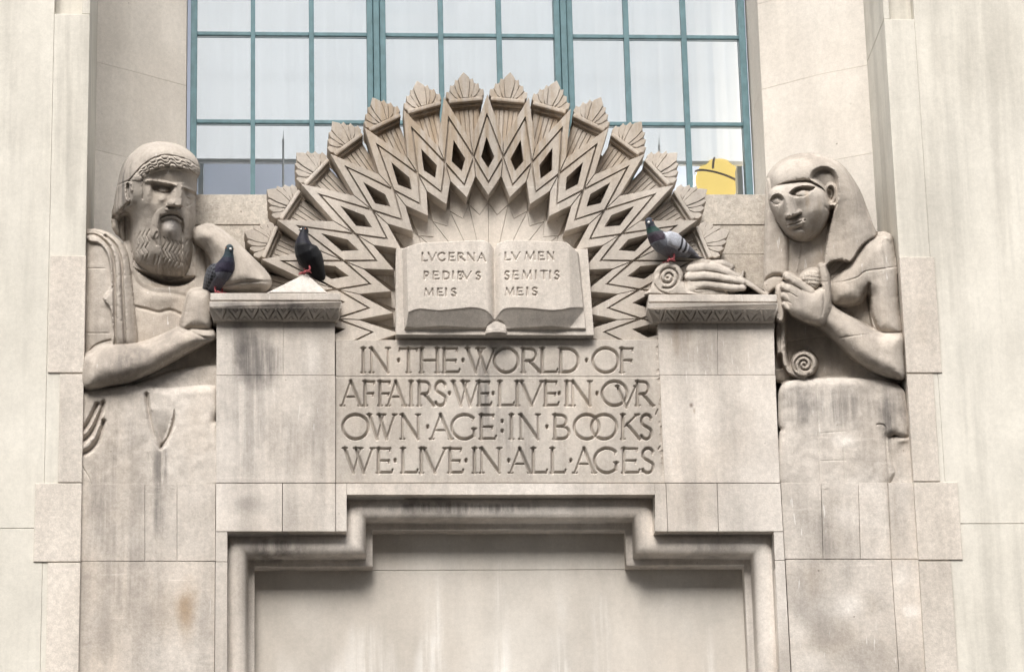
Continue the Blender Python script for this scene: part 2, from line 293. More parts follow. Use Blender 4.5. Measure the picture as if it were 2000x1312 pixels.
# ------------------------------------------------------------------ outer walls
def outer_wall(side):
    s = -1 if side == 'left' else 1
    lab = 'cream stucco wall beside the bearded figure, with pale stone quoins along its edge' if s < 0 else 'cream stucco wall beside the figure in the Egyptian head cloth, with pale stone quoins'
    xe = xl if s < 0 else xr
    t = thing('wall', lab, 'wall', (xe, 0, 0))
    un = 106 if s < 0 else 1786; vn = 27 if s < 0 else 38
    xn = W(un, vn, 0)[0]; zn = W(un, vn, 0)[2]
    bm = bmesh.new()
    zj_ = W(40, 1031, 0)[2] if s < 0 else W(1940, 1022, 0)[2]
    for za, zc_ in ((0, zj_ - .0012), (zj_ + .0012, ZTOP)): box_w(bm, *((-16, xn) if s < 0 else (xn, 18)), 0, 1.9, za, zc_, .002)
    a, b = sorted((xn, xe))
    bmobj('wall_face', bm, M_wall, t)
    bm = bmesh.new(); box_w(bm, a + .0005, b, 0.001, 1.88, 0, zn, 0.004); bmobj('edge_strip', bm, M_wall, t)
    bm = bmesh.new()
    xm = W(160, vn, 0)[0] if s < 0 else W(1738, vn, 0)[0]
    m0, m1 = (a, xm) if s < 0 else (xm, b)
    box_w(bm, m0 + .0005, m1, 0.075, 1.86, zn + .002, ZTOP); bmobj('recessed_strip', bm, M_wall, t)
    m0, m1 = (xm, b) if s < 0 else (a, xm)
    bm = bmesh.new(); box_w(bm, m0, m1, 0.004, 1.84, zn + .002, ZTOP, .003); bmobj('corner_fillet', bm, M_wall, t)
    Q = [(96, 500, 728), (115, 731, 942), (67, 944, 1097), (91, 1099, 1420)] if s < 0 else [(1832, 503, 728), (1829, 731, 940), (1875, 942, 1093), (1864, 1096, 1420)]
    for uq, v0, v1 in Q:
        xo = W(uq, (v0 + min(v1, 1312)) / 2, 0)[0]; z0, z1 = W(uq, v1, 0)[2], W(uq, v0, 0)[2]
        m0, m1 = sorted((xo, xe - s * -.001 if False else xe))
        bm = bmesh.new(); box_w(bm, m0, m1 + (.002 if s < 0 else 0), -.0065, 0.05, z0, z1, .003); bmobj('quoin', bm, M_quoin, t)
        # shallow bead in the stucco round each quoin
    return t
outer_wall('left'); outer_wall('right')

# ------------------------------------------------------------------ splayed window jambs
def jamb(side):
    if side == 'left':
        P = [(190, 100, -330), (255, 100, -372), (364, 100, -450), (366, 100, -492)]; lab = 'splayed grey pink stone jamb left of the teal window, behind the bearded head'
        J = [W(182, 122, -330)[2]]
    else:
        P = [(1692, 100, -215), (1600, 100, -262), (1484, 100, -345), (1459, 100, -492)]; lab = 'splayed cream stone jamb right of the teal window, behind the head cloth'
        J = [W(1690, 128, -215)[2]]
    dz = 0.495
    zz = [J[0] + k * dz for k in range(-5, 11)]
    pts = [W(*p) for p in P]
    xe = pts[0][0] + (-.5 if side == 'left' else .5)
    plan = [(xe, pts[0][1])] + [(p[0], p[1]) for p in pts] + [(xe, pts[-1][1])]
    t = thing('window_jamb', lab, 'jamb', (pts[0][0], pts[0][1], zz[0]))
    for i in range(len(zz) - 1):
        bm = bmesh.new()
        add_prism(bm, [(x, y, zz[i] + .0012) for x, y in plan], [(x, y, zz[i + 1]) for x, y in plan], .0012)
        bmobj('jamb_block', bm, M_jamb, t)
jamb('left'); jamb('right')

# ------------------------------------------------------------------ steel window
D0 = -478
wt = thing('steel_window', 'tall teal steel window of many panes with white blinds behind the sunburst', 'window', W(910, 378, D0))
def xz(u, v, d=D0): p = W(u, v, d); return p[0], p[2]
zb = W(900, 395, D0)[2] - .15; z66 = xz(600, 68)[1]; z238 = xz(600, 239)[1]; dzr = z66 - z238
rows = [zb] + [z238 + k * dzr for k in range(0, 8)]
VB = [(373, 385.5), (716, 752.5), (1081, 1117), (1441, 1454)]
VBx = [(xz(a, 40)[0], xz(b, 40)[0]) for a, b in VB]
yf = -D0 * PX
bm = bmesh.new()
for i in (0, 3): box_w(bm, VBx[i][0], VBx[i][1], yf - .02, yf + .06, zb, ZTOP, .004)
box_w(bm, VBx[0][1], VBx[3][0], yf - .018, yf + .06, zb - .02, zb + .04)
bmobj('frame', bm, M_green, wt)
for i in (1, 2):
    a, b = VBx[i]; w3 = (b - a) / 3
    bm = bmesh.new()
    box_w(bm, a, a + w3 * .95, yf - .035, yf + .06, zb, ZTOP, .004); box_w(bm, a + w3 * 1.02, a + w3 * 1.98, yf - .05, yf + .06, zb, ZTOP, .004); box_w(bm, a + w3 * 2.05, b, yf - .035, yf + .06, zb, ZTOP, .004)
    bmobj('mullion', bm, M_green, wt)
bars = [(489.5, 498.7), (603, 613), (855, 865), (968, 978.5), (1216, 1226.5), (1328, 1338.5)]
bx = [(xz(a, 20)[0], xz(b, 20)[0]) for a, b in bars]
for a, b in bx:
    bm = bmesh.new(); box_w(bm, a, b, yf - .012, yf + .03, zb, ZTOP, .003); bmobj('glazing_bar', bm, M_green, wt)
cells = []
for k in range(3):
    xs = [VBx[k][1], *[q for q in (bx[2 * k] + bx[2 * k + 1])], VBx[k + 1][0]]
    for j in range(3): cells.append((xs[2 * j], xs[2 * j + 1]))
for r in rows[1:]:
    for a, b in cells:
        bm = bmesh.new(); box_w(bm, a, b, yf - .009, yf + .028, r - .011, r + .011, .003); bmobj('glazing_bar', bm, M_green, wt)
for r in range(0, 4):
    for a, b in cells:
        bm = bmesh.new(); box_w(bm, a + .001, b - .001, yf + .008, yf + .013, rows[r] + .012, rows[r + 1] - .012); bmobj('pane', bm, M_glass, wt)
for u0, u1 in ((387, 397), (1444, 1454)):
    x0, x1 = xz(u0, 340)[0], xz(u1, 340)[0]
    bm = bmesh.new(); box_w(bm, x0, x1, yf + .07, yf + .16, zb, zs + .55); bmobj('inner_frame', bm, M_white, wt)
# roller blinds, one behind each bay
zbl = W(900, 300, D0 - 45)[2]
for k, lab in enumerate(('white roller blind in the left bay of the teal window', 'white roller blind in the middle bay of the window, mostly behind the sunburst', 'white roller blind in the right bay, hanging above the yellow lamp')):
    x0, x1 = VBx[k][1] - .02, VBx[k + 1][0] + .02; yb = yf + .19 + .02
    t = thing('roller_blind', lab, 'blind', ((x0 + x1) / 2, yb, zbl), 'roller blinds in the window bays')
    nx = 60; V = []; F = []
    for i in range(nx + 1):
        x = x0 + (x1 - x0) * i / nx; w = .006 * math.sin(i * .9 + k) + .004 * math.sin(i * 2.3)
        V += [(x, yb + w, zbl), (x, yb + w * .4, ZTOP - .2)]
    for i in range(nx): F.append((2 * i, 2 * i + 2, 2 * i + 3, 2 * i + 1))
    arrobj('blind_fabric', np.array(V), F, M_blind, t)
    bm = bmesh.new(); box_w(bm, x0, x1, yb - .012, yb + .012, zbl - .022, zbl, .003); bmobj('hem_bar', bm, M_white, t)
    if k != 1:
        ur, vr = ((553, 272), (1287, 284))[k // 2]; p = W(ur, vr, D0 - 42)
        bm = bmesh.new(); tube(bm, [(p[0], p[1], p[2]), (p[0], p[1], p[2] - .34)], .006, 6); tube(bm, [(p[0], p[1], p[2]), (p[0] + .002, p[1], p[2] + .05)], [.003, .001], 5); bmobj('pull_rod', bm, M_white, t)
# pendant lamp
M_lamp = plain('glowing yellow lamp glass', (0.10, 0.06, 0.004), 0.5, 0.05, 0.06)
M_lamp.node_tree.nodes['Principled BSDF'].inputs['Emission Color'].default_value = (1.0, 0.74, 0.24, 1); M_lamp.node_tree.nodes['Principled BSDF'].inputs['Emission Strength'].default_value = 0.46
M_band = plain('dark lamp strap', (0.20, 0.16, 0.14), 0.5, 0.4, 0.1)
lp = W(1402, 352, D0 - 110)
lt = thing('pendant_lamp', 'lit yellow domed lamp with dark straps seen low in the right window bay', 'lamp', lp)
prof = [(.121 * math.sin(a), .121 * math.cos(a)) for a in np.linspace(0, math.pi, 19)]
NV = 40; V = []; F = []
for r, z in prof:
    for k in range(NV): a = 2 * math.pi * k / NV; V.append((lp[0] + r * math.cos(a), lp[1] + r * math.sin(a), lp[2] + z))
for i in range(len(prof) - 1):
    for k in range(NV): F.append((i * NV + k, i * NV + (k + 1) % NV, (i + 1) * NV + (k + 1) % NV, (i + 1) * NV + k))
shade = arrobj('lamp_shade', np.array(V), F, M_lamp, lt)
bm = bmesh.new()
ring = [(lp[0] + .119 * math.cos(a), lp[1] + .119 * math.sin(a), lp[2] + .012 + .045 * math.cos(a - 2.6)) for a in np.linspace(0, 2 * math.pi, 41)]
tube(bm, ring, .0065, 6)
strap = [(lp[0] + r * 1.02 * math.cos(-1.9), lp[1] + r * 1.02 * math.sin(-1.9), lp[2] + z * 1.01) for r, z in prof[:9]]
tube(bm, strap, .0065, 6)
strap = [(lp[0] + r * 1.02 * math.cos(-.5), lp[1] + r * 1.02 * math.sin(-.5), lp[2] + z * 1.01) for r, z in prof[:7]]
tube(bm, strap, .0065, 6)
bmobj('lamp_strap', bm, M_band, lt)
bm = bmesh.new(); tube(bm, [(lp[0], lp[1], lp[2] + .117), (lp[0], lp[1], ZTOP - .2)], .006, 6); bmobj('lamp_rod', bm, M_band, lt)
pl = bpy.data.lights.new('lamp_light', 'POINT'); plo = bpy.data.objects.new('lamp_light', pl); COL.objects.link(plo)
pl.energy = 24; pl.color = (1, .93, .82); pl.shadow_soft_size = .1; plo.location = (lp[0] - ROOT[lt.name][0], lp[1] - ROOT[lt.name][1] + .30, lp[2] - ROOT[lt.name][2] + .1); plo.parent = lt

# ------------------------------------------------------------------ sill wall behind the sunburst, and the solid core of the wall
t = thing('sill_wall', 'coursed stone wall under the window, behind the sunburst', 'wall', W(950, 660, -130))
for i, (v0, v1) in enumerate(((380, 438.3), (439, 496.3), (497, 578.3), (579, 720))):
    for a, b in (((310, 930), (930.8, 1590)) if i % 2 else ((310, 1590),)):
        slab_obj('coping' if i == 0 else 'wall_course', rect(a, v0, b, v1), -130 - (0 if i else -2), -474, M_sill, t, .7)
bm = bmesh.new(); box_w(bm, xl - .2, xr + .2, 0.36, 1.18, 0, W(900, 640, -150)[2]); t = bmobj('wall', bm, M_sill)
put(t, 'rough stone core wall behind the carved relief and doorway', 'wall')
bm = bmesh.new(); box_w(bm, xl - .2, xr + .2, 0.02, .355, 0, W(900, 1440, 0)[2]); t = bmobj('wall', bm, M_plinth)
put(t, 'lower stone facade below the relief, under the blind doorway', 'wall')

# ------------------------------------------------------------------ pilasters with zigzag corbels
def pilaster(side):
    if side == 'left':
        lab = 'left stone pilaster with soot streaks, its zigzag corbel carrying a small white pyramid'
        A0, A1, v = 411, 665, 572; sh = [[(423, 628), (552.6, 628), (552.6, 732.4), (423, 732.4)], [(553.3, 628), (654, 628), (654, 732.4), (553.3, 732.4)], [(422.5, 733.2), (655, 733.2), (655, 942), (422, 942)]]
        sg = (417, 659); root = W(540, 943, 0)
    else:
        lab = 'right pale stone pilaster, its zigzag corbel under the scroll and writing hand'
        A0, A1, v = 1267, 1517, 575; sh = [[(1285, 630), (1400.6, 630), (1401.3, 731.6), (1288, 731.6)], [(1401.3, 630), (1511, 630), (1514, 731.6), (1402, 731.6)], [(1289, 732.3), (1514.5, 732.3), (1523, 942), (1298, 942)]]
        sg = (1276, 1511); root = W(1400, 943, 0)
    t = thing('pilaster', lab, 'pilaster', root)
    for p in sh: slab_obj('stone_block', p, 0, -90, M_pil, t, .6)
    bm = bmesh.new(); slab(bm, [(sh[0][0][0] + 3, 640), (sh[1][1][0] - 3, 640), (sh[2][2][0] - 3, 941), (sh[2][3][0] + 3, 941)], -2.2, -80, 0); bmobj('mortar', bm, M_pil, t)
    slab_obj('abacus', rect(A0, v, A1, v + 14), 26, -60, M_pil, t, 1.5)
    bm = bmesh.new(); slab(bm, rect(A0 + 4, v + 13.5, A1 - 4, v + 17), 22, -58, 0); bmobj('neck', bm, M_pil, t)
    # flaring corbel block
    fr = [W(A0 - 1.5, v + 16.5, 28), W(A1 + 2, v + 16.5, 28), W(A1 + 2.5, v + 27, 28), W(sg[1] + .5, v + 54, 8), W(sg[0] - .5, v + 54, 8), W(A0 - 2, v + 27, 28)]
    bk = [np.array([p[0], .16, p[2]]) for p in fr]
    bm = bmesh.new(); add_prism(bm, fr, bk, 1.3 * PX); bmobj('corbel', bm, M_pil, t)
    bm = bmesh.new(); n = 8; per = (A1 - A0 + 1.0) / n
    def q(u, vv, lift):   # on the corbel face, kept inside its tapering sides
        k = (vv - 27) / 27.0; mid = (A0 + A1) / 2; half0 = (A1 - A0) / 2 + 2; half1 = (sg[1] - sg[0]) / 2
        return W(mid + (u - mid) * (half0 + (half1 - half0) * k) / half0, v + vv, 28 - 20 * k + lift)
    for i in range(n):
        c = A0 + per * (i + .5); h = per / 2
        for sh_ in ([(c - h + .9, 28.5), (c - h * .52, 28.5), (c, 41), (c + h * .52, 28.5), (c + h - .9, 28.5), (c, 51.5)],
                    [(c - h * .42, 28.5), (c + h * .42, 28.5), (c, 37.5)]):
            add_prism(bm, [q(u, vv, 5.5) for u, vv in sh_], [q(u, vv, -2) for u, vv in sh_], 1.0 * PX)
        if i < n - 1:
            c += h
            for sh_ in ([(c, 31), (c + h - 1.5, 53), (c + h * .5, 53), (c, 42.5), (c - h * .5, 53), (c - h + 1.5, 53)], [(c, 46), (c + h * .36, 53), (c - h * .36, 53)]):
                add_prism(bm, [q(u, vv, 4.5) for u, vv in sh_], [q(u, vv, -2) for u, vv in sh_], 1.0 * PX)
    bmobj('zigzag_frieze', bm, M_pil, t)
    return t
pilaster('left'); pilaster('right')
# small pyramid on the left corbel
p0, p1 = W(519, 573.5, 24), W(641, 573.5, 24); ap = W(598, 533, 5); zb_ = W(580, 572, 26)[2] + .001
bm = bmesh.new(); b4 = [(p0[0], p0[1], zb_), (p1[0], p0[1], zb_), (p1[0], .12, zb_), (p0[0], .12, zb_)]
vv = [bm.verts.new(p) for p in b4]; av = bm.verts.new(tuple(ap)); bm.faces.new(vv)
for i in range(4): bm.faces.new((vv[i], vv[(i + 1) % 4], av))
bmesh.ops.bevel(bm, geom=list(bm.edges), offset=.006, segments=2, affect='EDGES')
put(bmobj('stone_pyramid', bm, M_pyr), 'small bleached white stone pyramid on the left corbel, under the black pigeon', 'pyramid')

# ------------------------------------------------------------------ blind doorway with stepped moulding
t = thing('blind_doorway', 'blind stone doorway with stepped roll moulding and rain streaked panel below the inscription', 'doorway', W(975, 1300, -92))
for p in ([(422, 943.5), (551, 943.5), (551, 1037), (422, 1037)], [(552.2, 943.5), (655, 943.5), (655, 1037), (552.2, 1037)], [(656, 943.5), (677, 943.5), (677, 1037), (656, 1037)],
          [(677.5, 943.5), (1278.5, 943.5), (1279, 965.5), (677.5, 965.5)], [(1279, 943.5), (1300, 943.5), (1304, 1037), (1279.5, 1037)], [(1301, 943.5), (1400, 943.5), (1403, 1037), (1305, 1037)], [(1401, 943.5), (1524, 943.5), (1529.5, 1037), (1404, 1037)],
          [(421.5, 1038), (444, 1038), (444, 1096), (421, 1096)], [(421, 1097), (444, 1097), (443.5, 1440), (419, 1440)],
          [(1511, 1038), (1529.5, 1038), (1532.5, 1093), (1513.5, 1093)], [(1513.6, 1094), (1532.5, 1094), (1551, 1440), (1529, 1440)]):
    slab_obj('stone_block', p, 0 if p[0][1] < 1000 else -1.0, -96, M_pil, t, 0.5)
pr = [(-.5, -1), (-.5, -30), (3, -27), (8, -23.5), (16, -21), (24, -21), (31, -23.5), (36, -29), (38, -34), (38, -62), (39, -63), (50.5, -63), (51.5, -64), (51.5, -93)]
xa, xb_, xc, xd = W(444.5, 1100, 0)[0], W(677, 1000, 0)[0], W(1278.5, 1000, 0)[0], W(1510.5, 1040, 0)[0]
zl, zt, z0 = W(560, 1037.5, 0)[2], W(900, 965.8, 0)[2], W(900, 1440, 0)[2]
path = [(xa, z0), (xa, zl), (xb_, zl), (xb_, zt), (xc, zt), (xc, zl), (xd, zl), (xd, z0)]
nrm = []
for i in range(len(path) - 1):
    dx, dz = path[i + 1][0] - path[i][0], path[i + 1][1] - path[i][1]; L = math.hypot(dx, dz); nrm.append((dz / L, -dx / L))
V = []; F = []
for o, d in pr:
    for i, (x, z) in enumerate(path):
        if i == 0: n = nrm[0]
        elif i == len(path) - 1: n = nrm[-1]
        else: n = (nrm[i - 1][0] + nrm[i][0], nrm[i - 1][1] + nrm[i][1])
        V.append((x + n[0] * o * PX, -d * PX, z + n[1] * o * PX))
m = len(path)
for j in range(len(pr) - 1):
    for i in range(m - 1): F.append((j * m + i, (j + 1) * m + i, (j + 1) * m + i + 1, j * m + i + 1))
arrobj('roll_moulding', np.array(V), F, M_pil, t, smooth=False)
zj = W(900, 1113, -92)[2]
bm = bmesh.new(); box_w(bm, xb_ + .08, xc - .08, 92 * PX, .33, zj + .002, zt - .05, .002); bmobj('door_panel', bm, M_door, t)
bm = bmesh.new(); box_w(bm, xa + .08, xd - .08, 92 * PX, .33, z0, zj, .002); bmobj('door_panel', bm, M_door, t)

# ------------------------------------------------------------------ plain ashlar under the two figures
for lab, u0, blocks in (('stone ashlar plinth under the bearded figure, with a rust brown stain', 290, [[(150, 945), (282.5, 945), (282.5, 1094.6), (149, 1094.6)], [(283.2, 945), (345.5, 945), (345.5, 1094.6), (283.2, 1094.6)], [(346.2, 945), (421, 945), (420.5, 1094.6), (346.2, 1094.6)], [(148, 1095.4), (420, 1096), (418, 1440), (143, 1440)]]),
                     ('stone ashlar plinth under the figure in the Egyptian head cloth, with white patches', 1670, [[(1525, 942), (1603, 942), (1607, 1090.5), (1533, 1090.5)], [(1604, 942), (1676, 942), (1680, 1090.5), (1608, 1090.5)], [(1677, 942), (1733, 942), (1740, 1090.5), (1681, 1090.5)], [(1734.5, 942), (1798, 942), (1808, 1090.5), (1741.5, 1090.5)], [(1534, 1092), (1740, 1092), (1764, 1440), (1553, 1440)], [(1741, 1092), (1808, 1092), (1832, 1440), (1765, 1440)]])):
    t = thing('stone_plinth', lab, 'plinth', W(u0, 1300, -6))
    for i, p in enumerate(blocks): slab_obj('stone_block', p, -5 - (2 if i in (3,) and u0 > 500 else 0) - (i % 2) * .5, -110, M_plinth, t, .6)
    P = W(0, 0) if False else None
    bm = bmesh.new(); slab(bm, [(blocks[0][0][0] + 3, 947), (blocks[2 if u0 < 500 else 3][1][0] - 3, 947), (blocks[-1][2][0] - 4, 1430), (blocks[3 if u0 < 500 else 4][3][0] + 4, 1430)], -9.5, -100, 0); bmobj('mortar', bm, M_plinth, t)
# ------------------------------------------------------------------ height field tools
NEG = -1e4
def spline(P, n=8, closed=True):
    P = np.asarray(P, float); N = len(P); out = []
    rngi = range(N) if closed else range(N - 1)
    for i in rngi:
        if closed: a, b, c, d = P[(i - 1) % N], P[i], P[(i + 1) % N], P[(i + 2) % N]
        else: a, b, c, d = P[max(i - 1, 0)], P[i], P[i + 1], P[min(i + 2, N - 1)]
        for t in np.arange(n) / n:
            out.append(0.5 * ((2 * b) + (c - a) * t + (2 * a - 5 * b + 4 * c - d) * t * t + (3 * b - a - 3 * c + d) * t ** 3))
    if not closed: out.append(P[-1])
    return np.array(out)
def segdist(U, V, P, closed=False):
    """distance to a polyline and the arc parameter (index) of the nearest point"""
    best = np.full(U.shape, 1e9); par = np.zeros(U.shape)
    n = len(P)
    for i in range(n if closed else n - 1):
        a, b = P[i], P[(i + 1) % n]; d = b - a; L = max(d @ d, 1e-9)
        t = np.clip(((U - a[0]) * d[0] + (V - a[1]) * d[1]) / L, 0, 1)
        q = (U - a[0] - t * d[0]) ** 2 + (V - a[1] - t * d[1]) ** 2
        m = q < best; best = np.where(m, q, best); par = np.where(m, i + t, par)
    return np.sqrt(best), par
def inside(U, V, P):
    c = np.zeros(U.shape, bool); n = len(P)
    for i in range(n):
        a, b = P[i], P[(i + 1) % n]
        if a[1] == b[1]: continue
        m = (V < a[1]) != (V < b[1])
        c ^= m & (U < (b[0] - a[0]) * (V - a[1]) / (b[1] - a[1]) + a[0])
    return c
def polysdf(U, V, P):
    d, _ = segdist(U, V, P, True); return np.where(inside(U, V, P), d, -d)
def blur(A, s):
    r = int(math.ceil(s * 3)); k = np.exp(-np.arange(-r, r + 1) ** 2 / (2 * s * s)); k /= k.sum()
    for ax in (0, 1):
        B = np.pad(A, [(r, r) if i == ax else (0, 0) for i in (0, 1)], mode='edge')
        A = sum(k[j] * (B[j:j + A.shape[0], :] if ax == 0 else B[:, j:j + A.shape[1]]) for j in range(2 * r + 1))
    return A
def sstep(x, a, b):
    t = np.clip((x - a) / (b - a), 0, 1); return t * t * (3 - 2 * t)
def gridfaces(mask):
    """quads of a vertex grid whose four corners are in mask; returns faces as indices in the full grid, plus outline edges"""
    h, w = mask.shape; idx = np.arange(h * w).reshape(h, w)
    ok = mask[:-1, :-1] & mask[1:, :-1] & mask[:-1, 1:] & mask[1:, 1:]
    F = np.stack([idx[:-1, :-1], idx[1:, :-1], idx[1:, 1:], idx[:-1, 1:]], -1)
    return ok, F
def outline_edges(ok, F):
    """directed edges (a,b) of faces in ok whose neighbour is not in ok"""
    o = np.pad(ok, 1); E = []
    for (dy, dx), (p, q) in (((0, -1), (0, 1)), ((1, 0), (1, 2)), ((0, 1), (2, 3)), ((-1, 0), (3, 0))):
        nb = o[1 + dy:1 + dy + ok.shape[0], 1 + dx:1 + dx + ok.shape[1]]
        m = ok & ~nb; E.append(np.stack([F[m][:, p], F[m][:, q]], -1))
    return np.concatenate(E)
def carved_plane(name, corners, step, d0, func, mat, parent, dback, mask_fn=None):
    """a wall-parallel slab whose front is carved by func(U,V)->height in px; corners tl,tr,br,bl in photo px at depth d0"""
    tl, tr, br, bl = [np.array(c, float) for c in corners]
    nu = int(max(np.linalg.norm(tr - tl), np.linalg.norm(br - bl)) / step) + 1; nv = int(max(np.linalg.norm(bl - tl), np.linalg.norm(br - tr)) / step) + 1
    s, t = np.meshgrid(np.linspace(0, 1, nu), np.linspace(0, 1, nv))
    U = (1 - t) * ((1 - s) * tl[0] + s * tr[0]) + t * ((1 - s) * bl[0] + s * br[0])
    V = (1 - t) * ((1 - s) * tl[1] + s * tr[1]) + t * ((1 - s) * bl[1] + s * br[1])
    H = func(U, V); P = WA(U.ravel(), V.ravel(), np.full(U.size, d0)); P[:, 1] -= H.ravel() * PX
    mask = np.ones(U.shape, bool) if mask_fn is None else mask_fn(U, V)
    ok, F = gridfaces(mask); faces = F[ok]; E = outline_edges(ok, F)
    ids = np.unique(E); mp = np.full(U.size, -1); mp[ids] = U.size + np.arange(len(ids))
    B = P[ids].copy(); B[:, 1] = -dback * PX
    sk = np.stack([E[:, 0], mp[E[:, 0]], mp[E[:, 1]], E[:, 1]], -1)
    PV = np.concatenate([P, B]); FF = np.concatenate([faces, sk])
    used = np.unique(FF); rm = np.full(len(PV), -1); rm[used] = np.arange(len(used))
    return arrobj(name, PV[used], rm[FF][:, ::-1], mat, parent, True)

# ------------------------------------------------------------------ incised Roman capitals: strokes in a unit box, w = relative weight, s = ends with serifs
def arc(cx, cy_, rx, ry, a0, a1, n=14):
    return [(cx + rx * math.cos(R(a)), cy_ - ry * math.sin(R(a))) for a in np.linspace(a0, a1, n)]
# each entry: list of (points, weight, serif start, serif end); y grows downward
LET = {
 'I': [([(.5, 0), (.5, 1)], 1, 1, 1)],
 'N': [([(.1, 0), (.1, 1)], .7, 0, 1), ([(.1, 0), (.88, 1)], 1, 2, 0), ([(.88, 0), (.88, 1)], .7, 1, 0)],
 'T': [([(.5, 0), (.5, 1)], 1, 0, 1), ([(.02, .02), (.98, .02)], .7, 3, 3)],
 'H': [([(.1, 0), (.1, 1)], 1, 1, 1), ([(.9, 0), (.9, 1)], 1, 1, 1), ([(.1, .5), (.9, .5)], .7, 0, 0)],
 'E': [([(.15, 0), (.15, 1)], 1, 1, 1), ([(.15, .02), (.85, .02)], .7, 0, 3), ([(.15, .5), (.78, .5)], .65, 0, 3), ([(.15, .98), (.95, .98)], .7, 0, 4)],
 'F': [([(.15, 0), (.15, 1)], 1, 1, 1), ([(.15, .02), (.9, .02)], .7, 0, 3), ([(.15, .5), (.82, .5)], .65, 0, 3)],
 'L': [([(.15, 0), (.15, 1)], 1, 1, 1), ([(.15, .98), (.95, .98)], .7, 0, 4)],
 'W': [([(.02, 0), (.32, 1)], 1, 1, 0), ([(.32, 1), (.56, 0)], .65, 0, 1), ([(.40, 0), (.68, 1)], 1, 1, 0), ([(.68, 1), (.98, 0)], .65, 0, 1)],
 'V': [([(.04, 0), (.5, 1)], 1, 1, 0), ([(.5, 1), (.96, 0)], .65, 0, 1)],
 'A': [([(.02, 1), (.46, 0)], .65, 1, 0), ([(.46, 0), (.96, 1)], 1, 0, 1), ([(.2, .64), (.75, .64)], .6, 0, 0)],
 'O': [(arc(.5, .5, .49, .5, 0, 360, 36), .9, 0, 0)],
 'Q': [(arc(.5, .5, .49, .5, 0, 360, 36), .9, 0, 0)],
 'C': [(arc(.54, .5, .5, .5, 42, 318, 24), .9, 3, 0)],
 'G': [(arc(.52, .5, .5, .5, 45, 318, 24), .9, 3, 0), ([(.9, .58), (.9, .88)], .9, 1, 0)],
 'R': [([(.12, 0), (.12, 1)], 1, 1, 1), ([(.12, .02), (.45, .02)] + arc(.45, .27, .3, .25, 90, -90, 12) + [(.12, .52)], .8, 0, 0), ([(.42, .52), (.98, 1)], 1, 0, 1)],
 'P': [([(.15, 0), (.15, 1)], 1, 1, 1), ([(.15, .02), (.5, .02)] + arc(.5, .28, .38, .26, 90, -90, 12) + [(.2, .54)], .8, 0, 0)],
 'B': [([(.14, 0), (.14, 1)], 1, 1, 1), ([(.14, .02), (.45, .02)] + arc(.45, .25, .3, .23, 90, -90, 12) + [(.14, .48)], .8, 0, 0), ([(.45, .48)] + arc(.5, .735, .4, .255, 90, -90, 12) + [(.14, .99)], .85, 0, 0)],
 'D': [([(.12, 0), (.12, 1)], 1, 1, 1), ([(.12, .02), (.4, .02)] + arc(.4, .5, .54, .48, 90, -90, 18) + [(.12, .98)], .9, 0, 0)],
 'K': [([(.14, 0), (.14, 1)], 1, 1, 1), ([(.14, .56), (.86, 0)], .65, 0, 1), ([(.36, .4), (.98, 1)], 1, 0, 1)],
 'S': [(arc(.5, .26, .36, .26, 30, 200, 12)[::1] + [(.25, .42), (.5, .5), (.76, .6)] + arc(.47, .74, .38, .26, 20, -150, 12), .9, 3, 3)],
 'M': [([(.16, 0), (.06, 1)], .65, 0, 1), ([(.16, 0), (.5, .95)], 1, 2, 0), ([(.5, .95), (.84, 0)], .65, 0, 0), ([(.84, 0), (.94, 1)], 1, 0, 1)],
 'U': [([(.1, 0), (.1, .6)] + arc(.5, .62, .4, .38, 180, 360, 12) + [(.9, 0)], .9, 1, 1)],
 '.': [([(.5, .47), (.5, .53)], .95, 0, 0)],
 ':': [([(.5, .25), (.5, .29)], .95, 0, 0), ([(.5, .65), (.5, .69)], .95, 0, 0)],
 "'": [([(.7, 0), (.2, .3)], .5, 0, 0)],
}
def carve(U, V, H, items, w, depth, serif=1.0):
    """items: (letter,u0,v0,u1,v1); V-cut grooves of half width w px"""
    for ch, u0, v0, u1, v1 in items:
        pad = 8; m0 = (U[0] > min(u0, u1) - pad) & (U[0] < max(u0, u1) + pad) if False else None
        jj = np.where(((U > u0 - pad) & (U < u1 + pad)).any(0))[0]; ii = np.where(((V > v0 - pad) & (V < v1 + pad)).any(1))[0]
        if len(jj) == 0 or len(ii) == 0: continue
        sl = (slice(ii[0], ii[-1] + 1), slice(jj[0], jj[-1] + 1)); Us, Vs = U[sl], V[sl]; G = np.zeros(Us.shape)
        Hh = v1 - v0; sz = serif * Hh * .085
        for pts, wt, s0, s1 in LET[ch]:
            P = np.array([(u0 + x * (u1 - u0), v0 + y * Hh) for x, y in pts]); ww = w * wt
            d, _ = segdist(Us, Vs, P); G = np.maximum(G, np.clip(1 - d / ww, 0, 1) * wt)
            for s, e, o in ((s0, P[0], P[1]), (s1, P[-1], P[-2])):
                if not s: continue
                if s in (1, 2):
                    a, b = (e + (-sz, 0), e + (sz if s == 1 else 0, 0))
                elif s == 3: a, b = e + (0, -sz * .2), e + (-sz * .15, sz * 1.25)
                else: a, b = e + (0, sz * .2), e + (sz * .35, -sz * 1.3)
                d, _ = segdist(Us, Vs, np.array([a, b])); G = np.maximum(G, np.clip(1 - d / (w * .6), 0, 1) * .6)
        H[sl] = np.minimum(H[sl], -depth * G)
    return H
def line_items(spec, ox, oy, k, y0, y1):
    return [(c, ox + a / k, oy + y0 / k, ox + b / k, oy + y1 / k) for c, a, b in spec]
KX = 2000 / 680
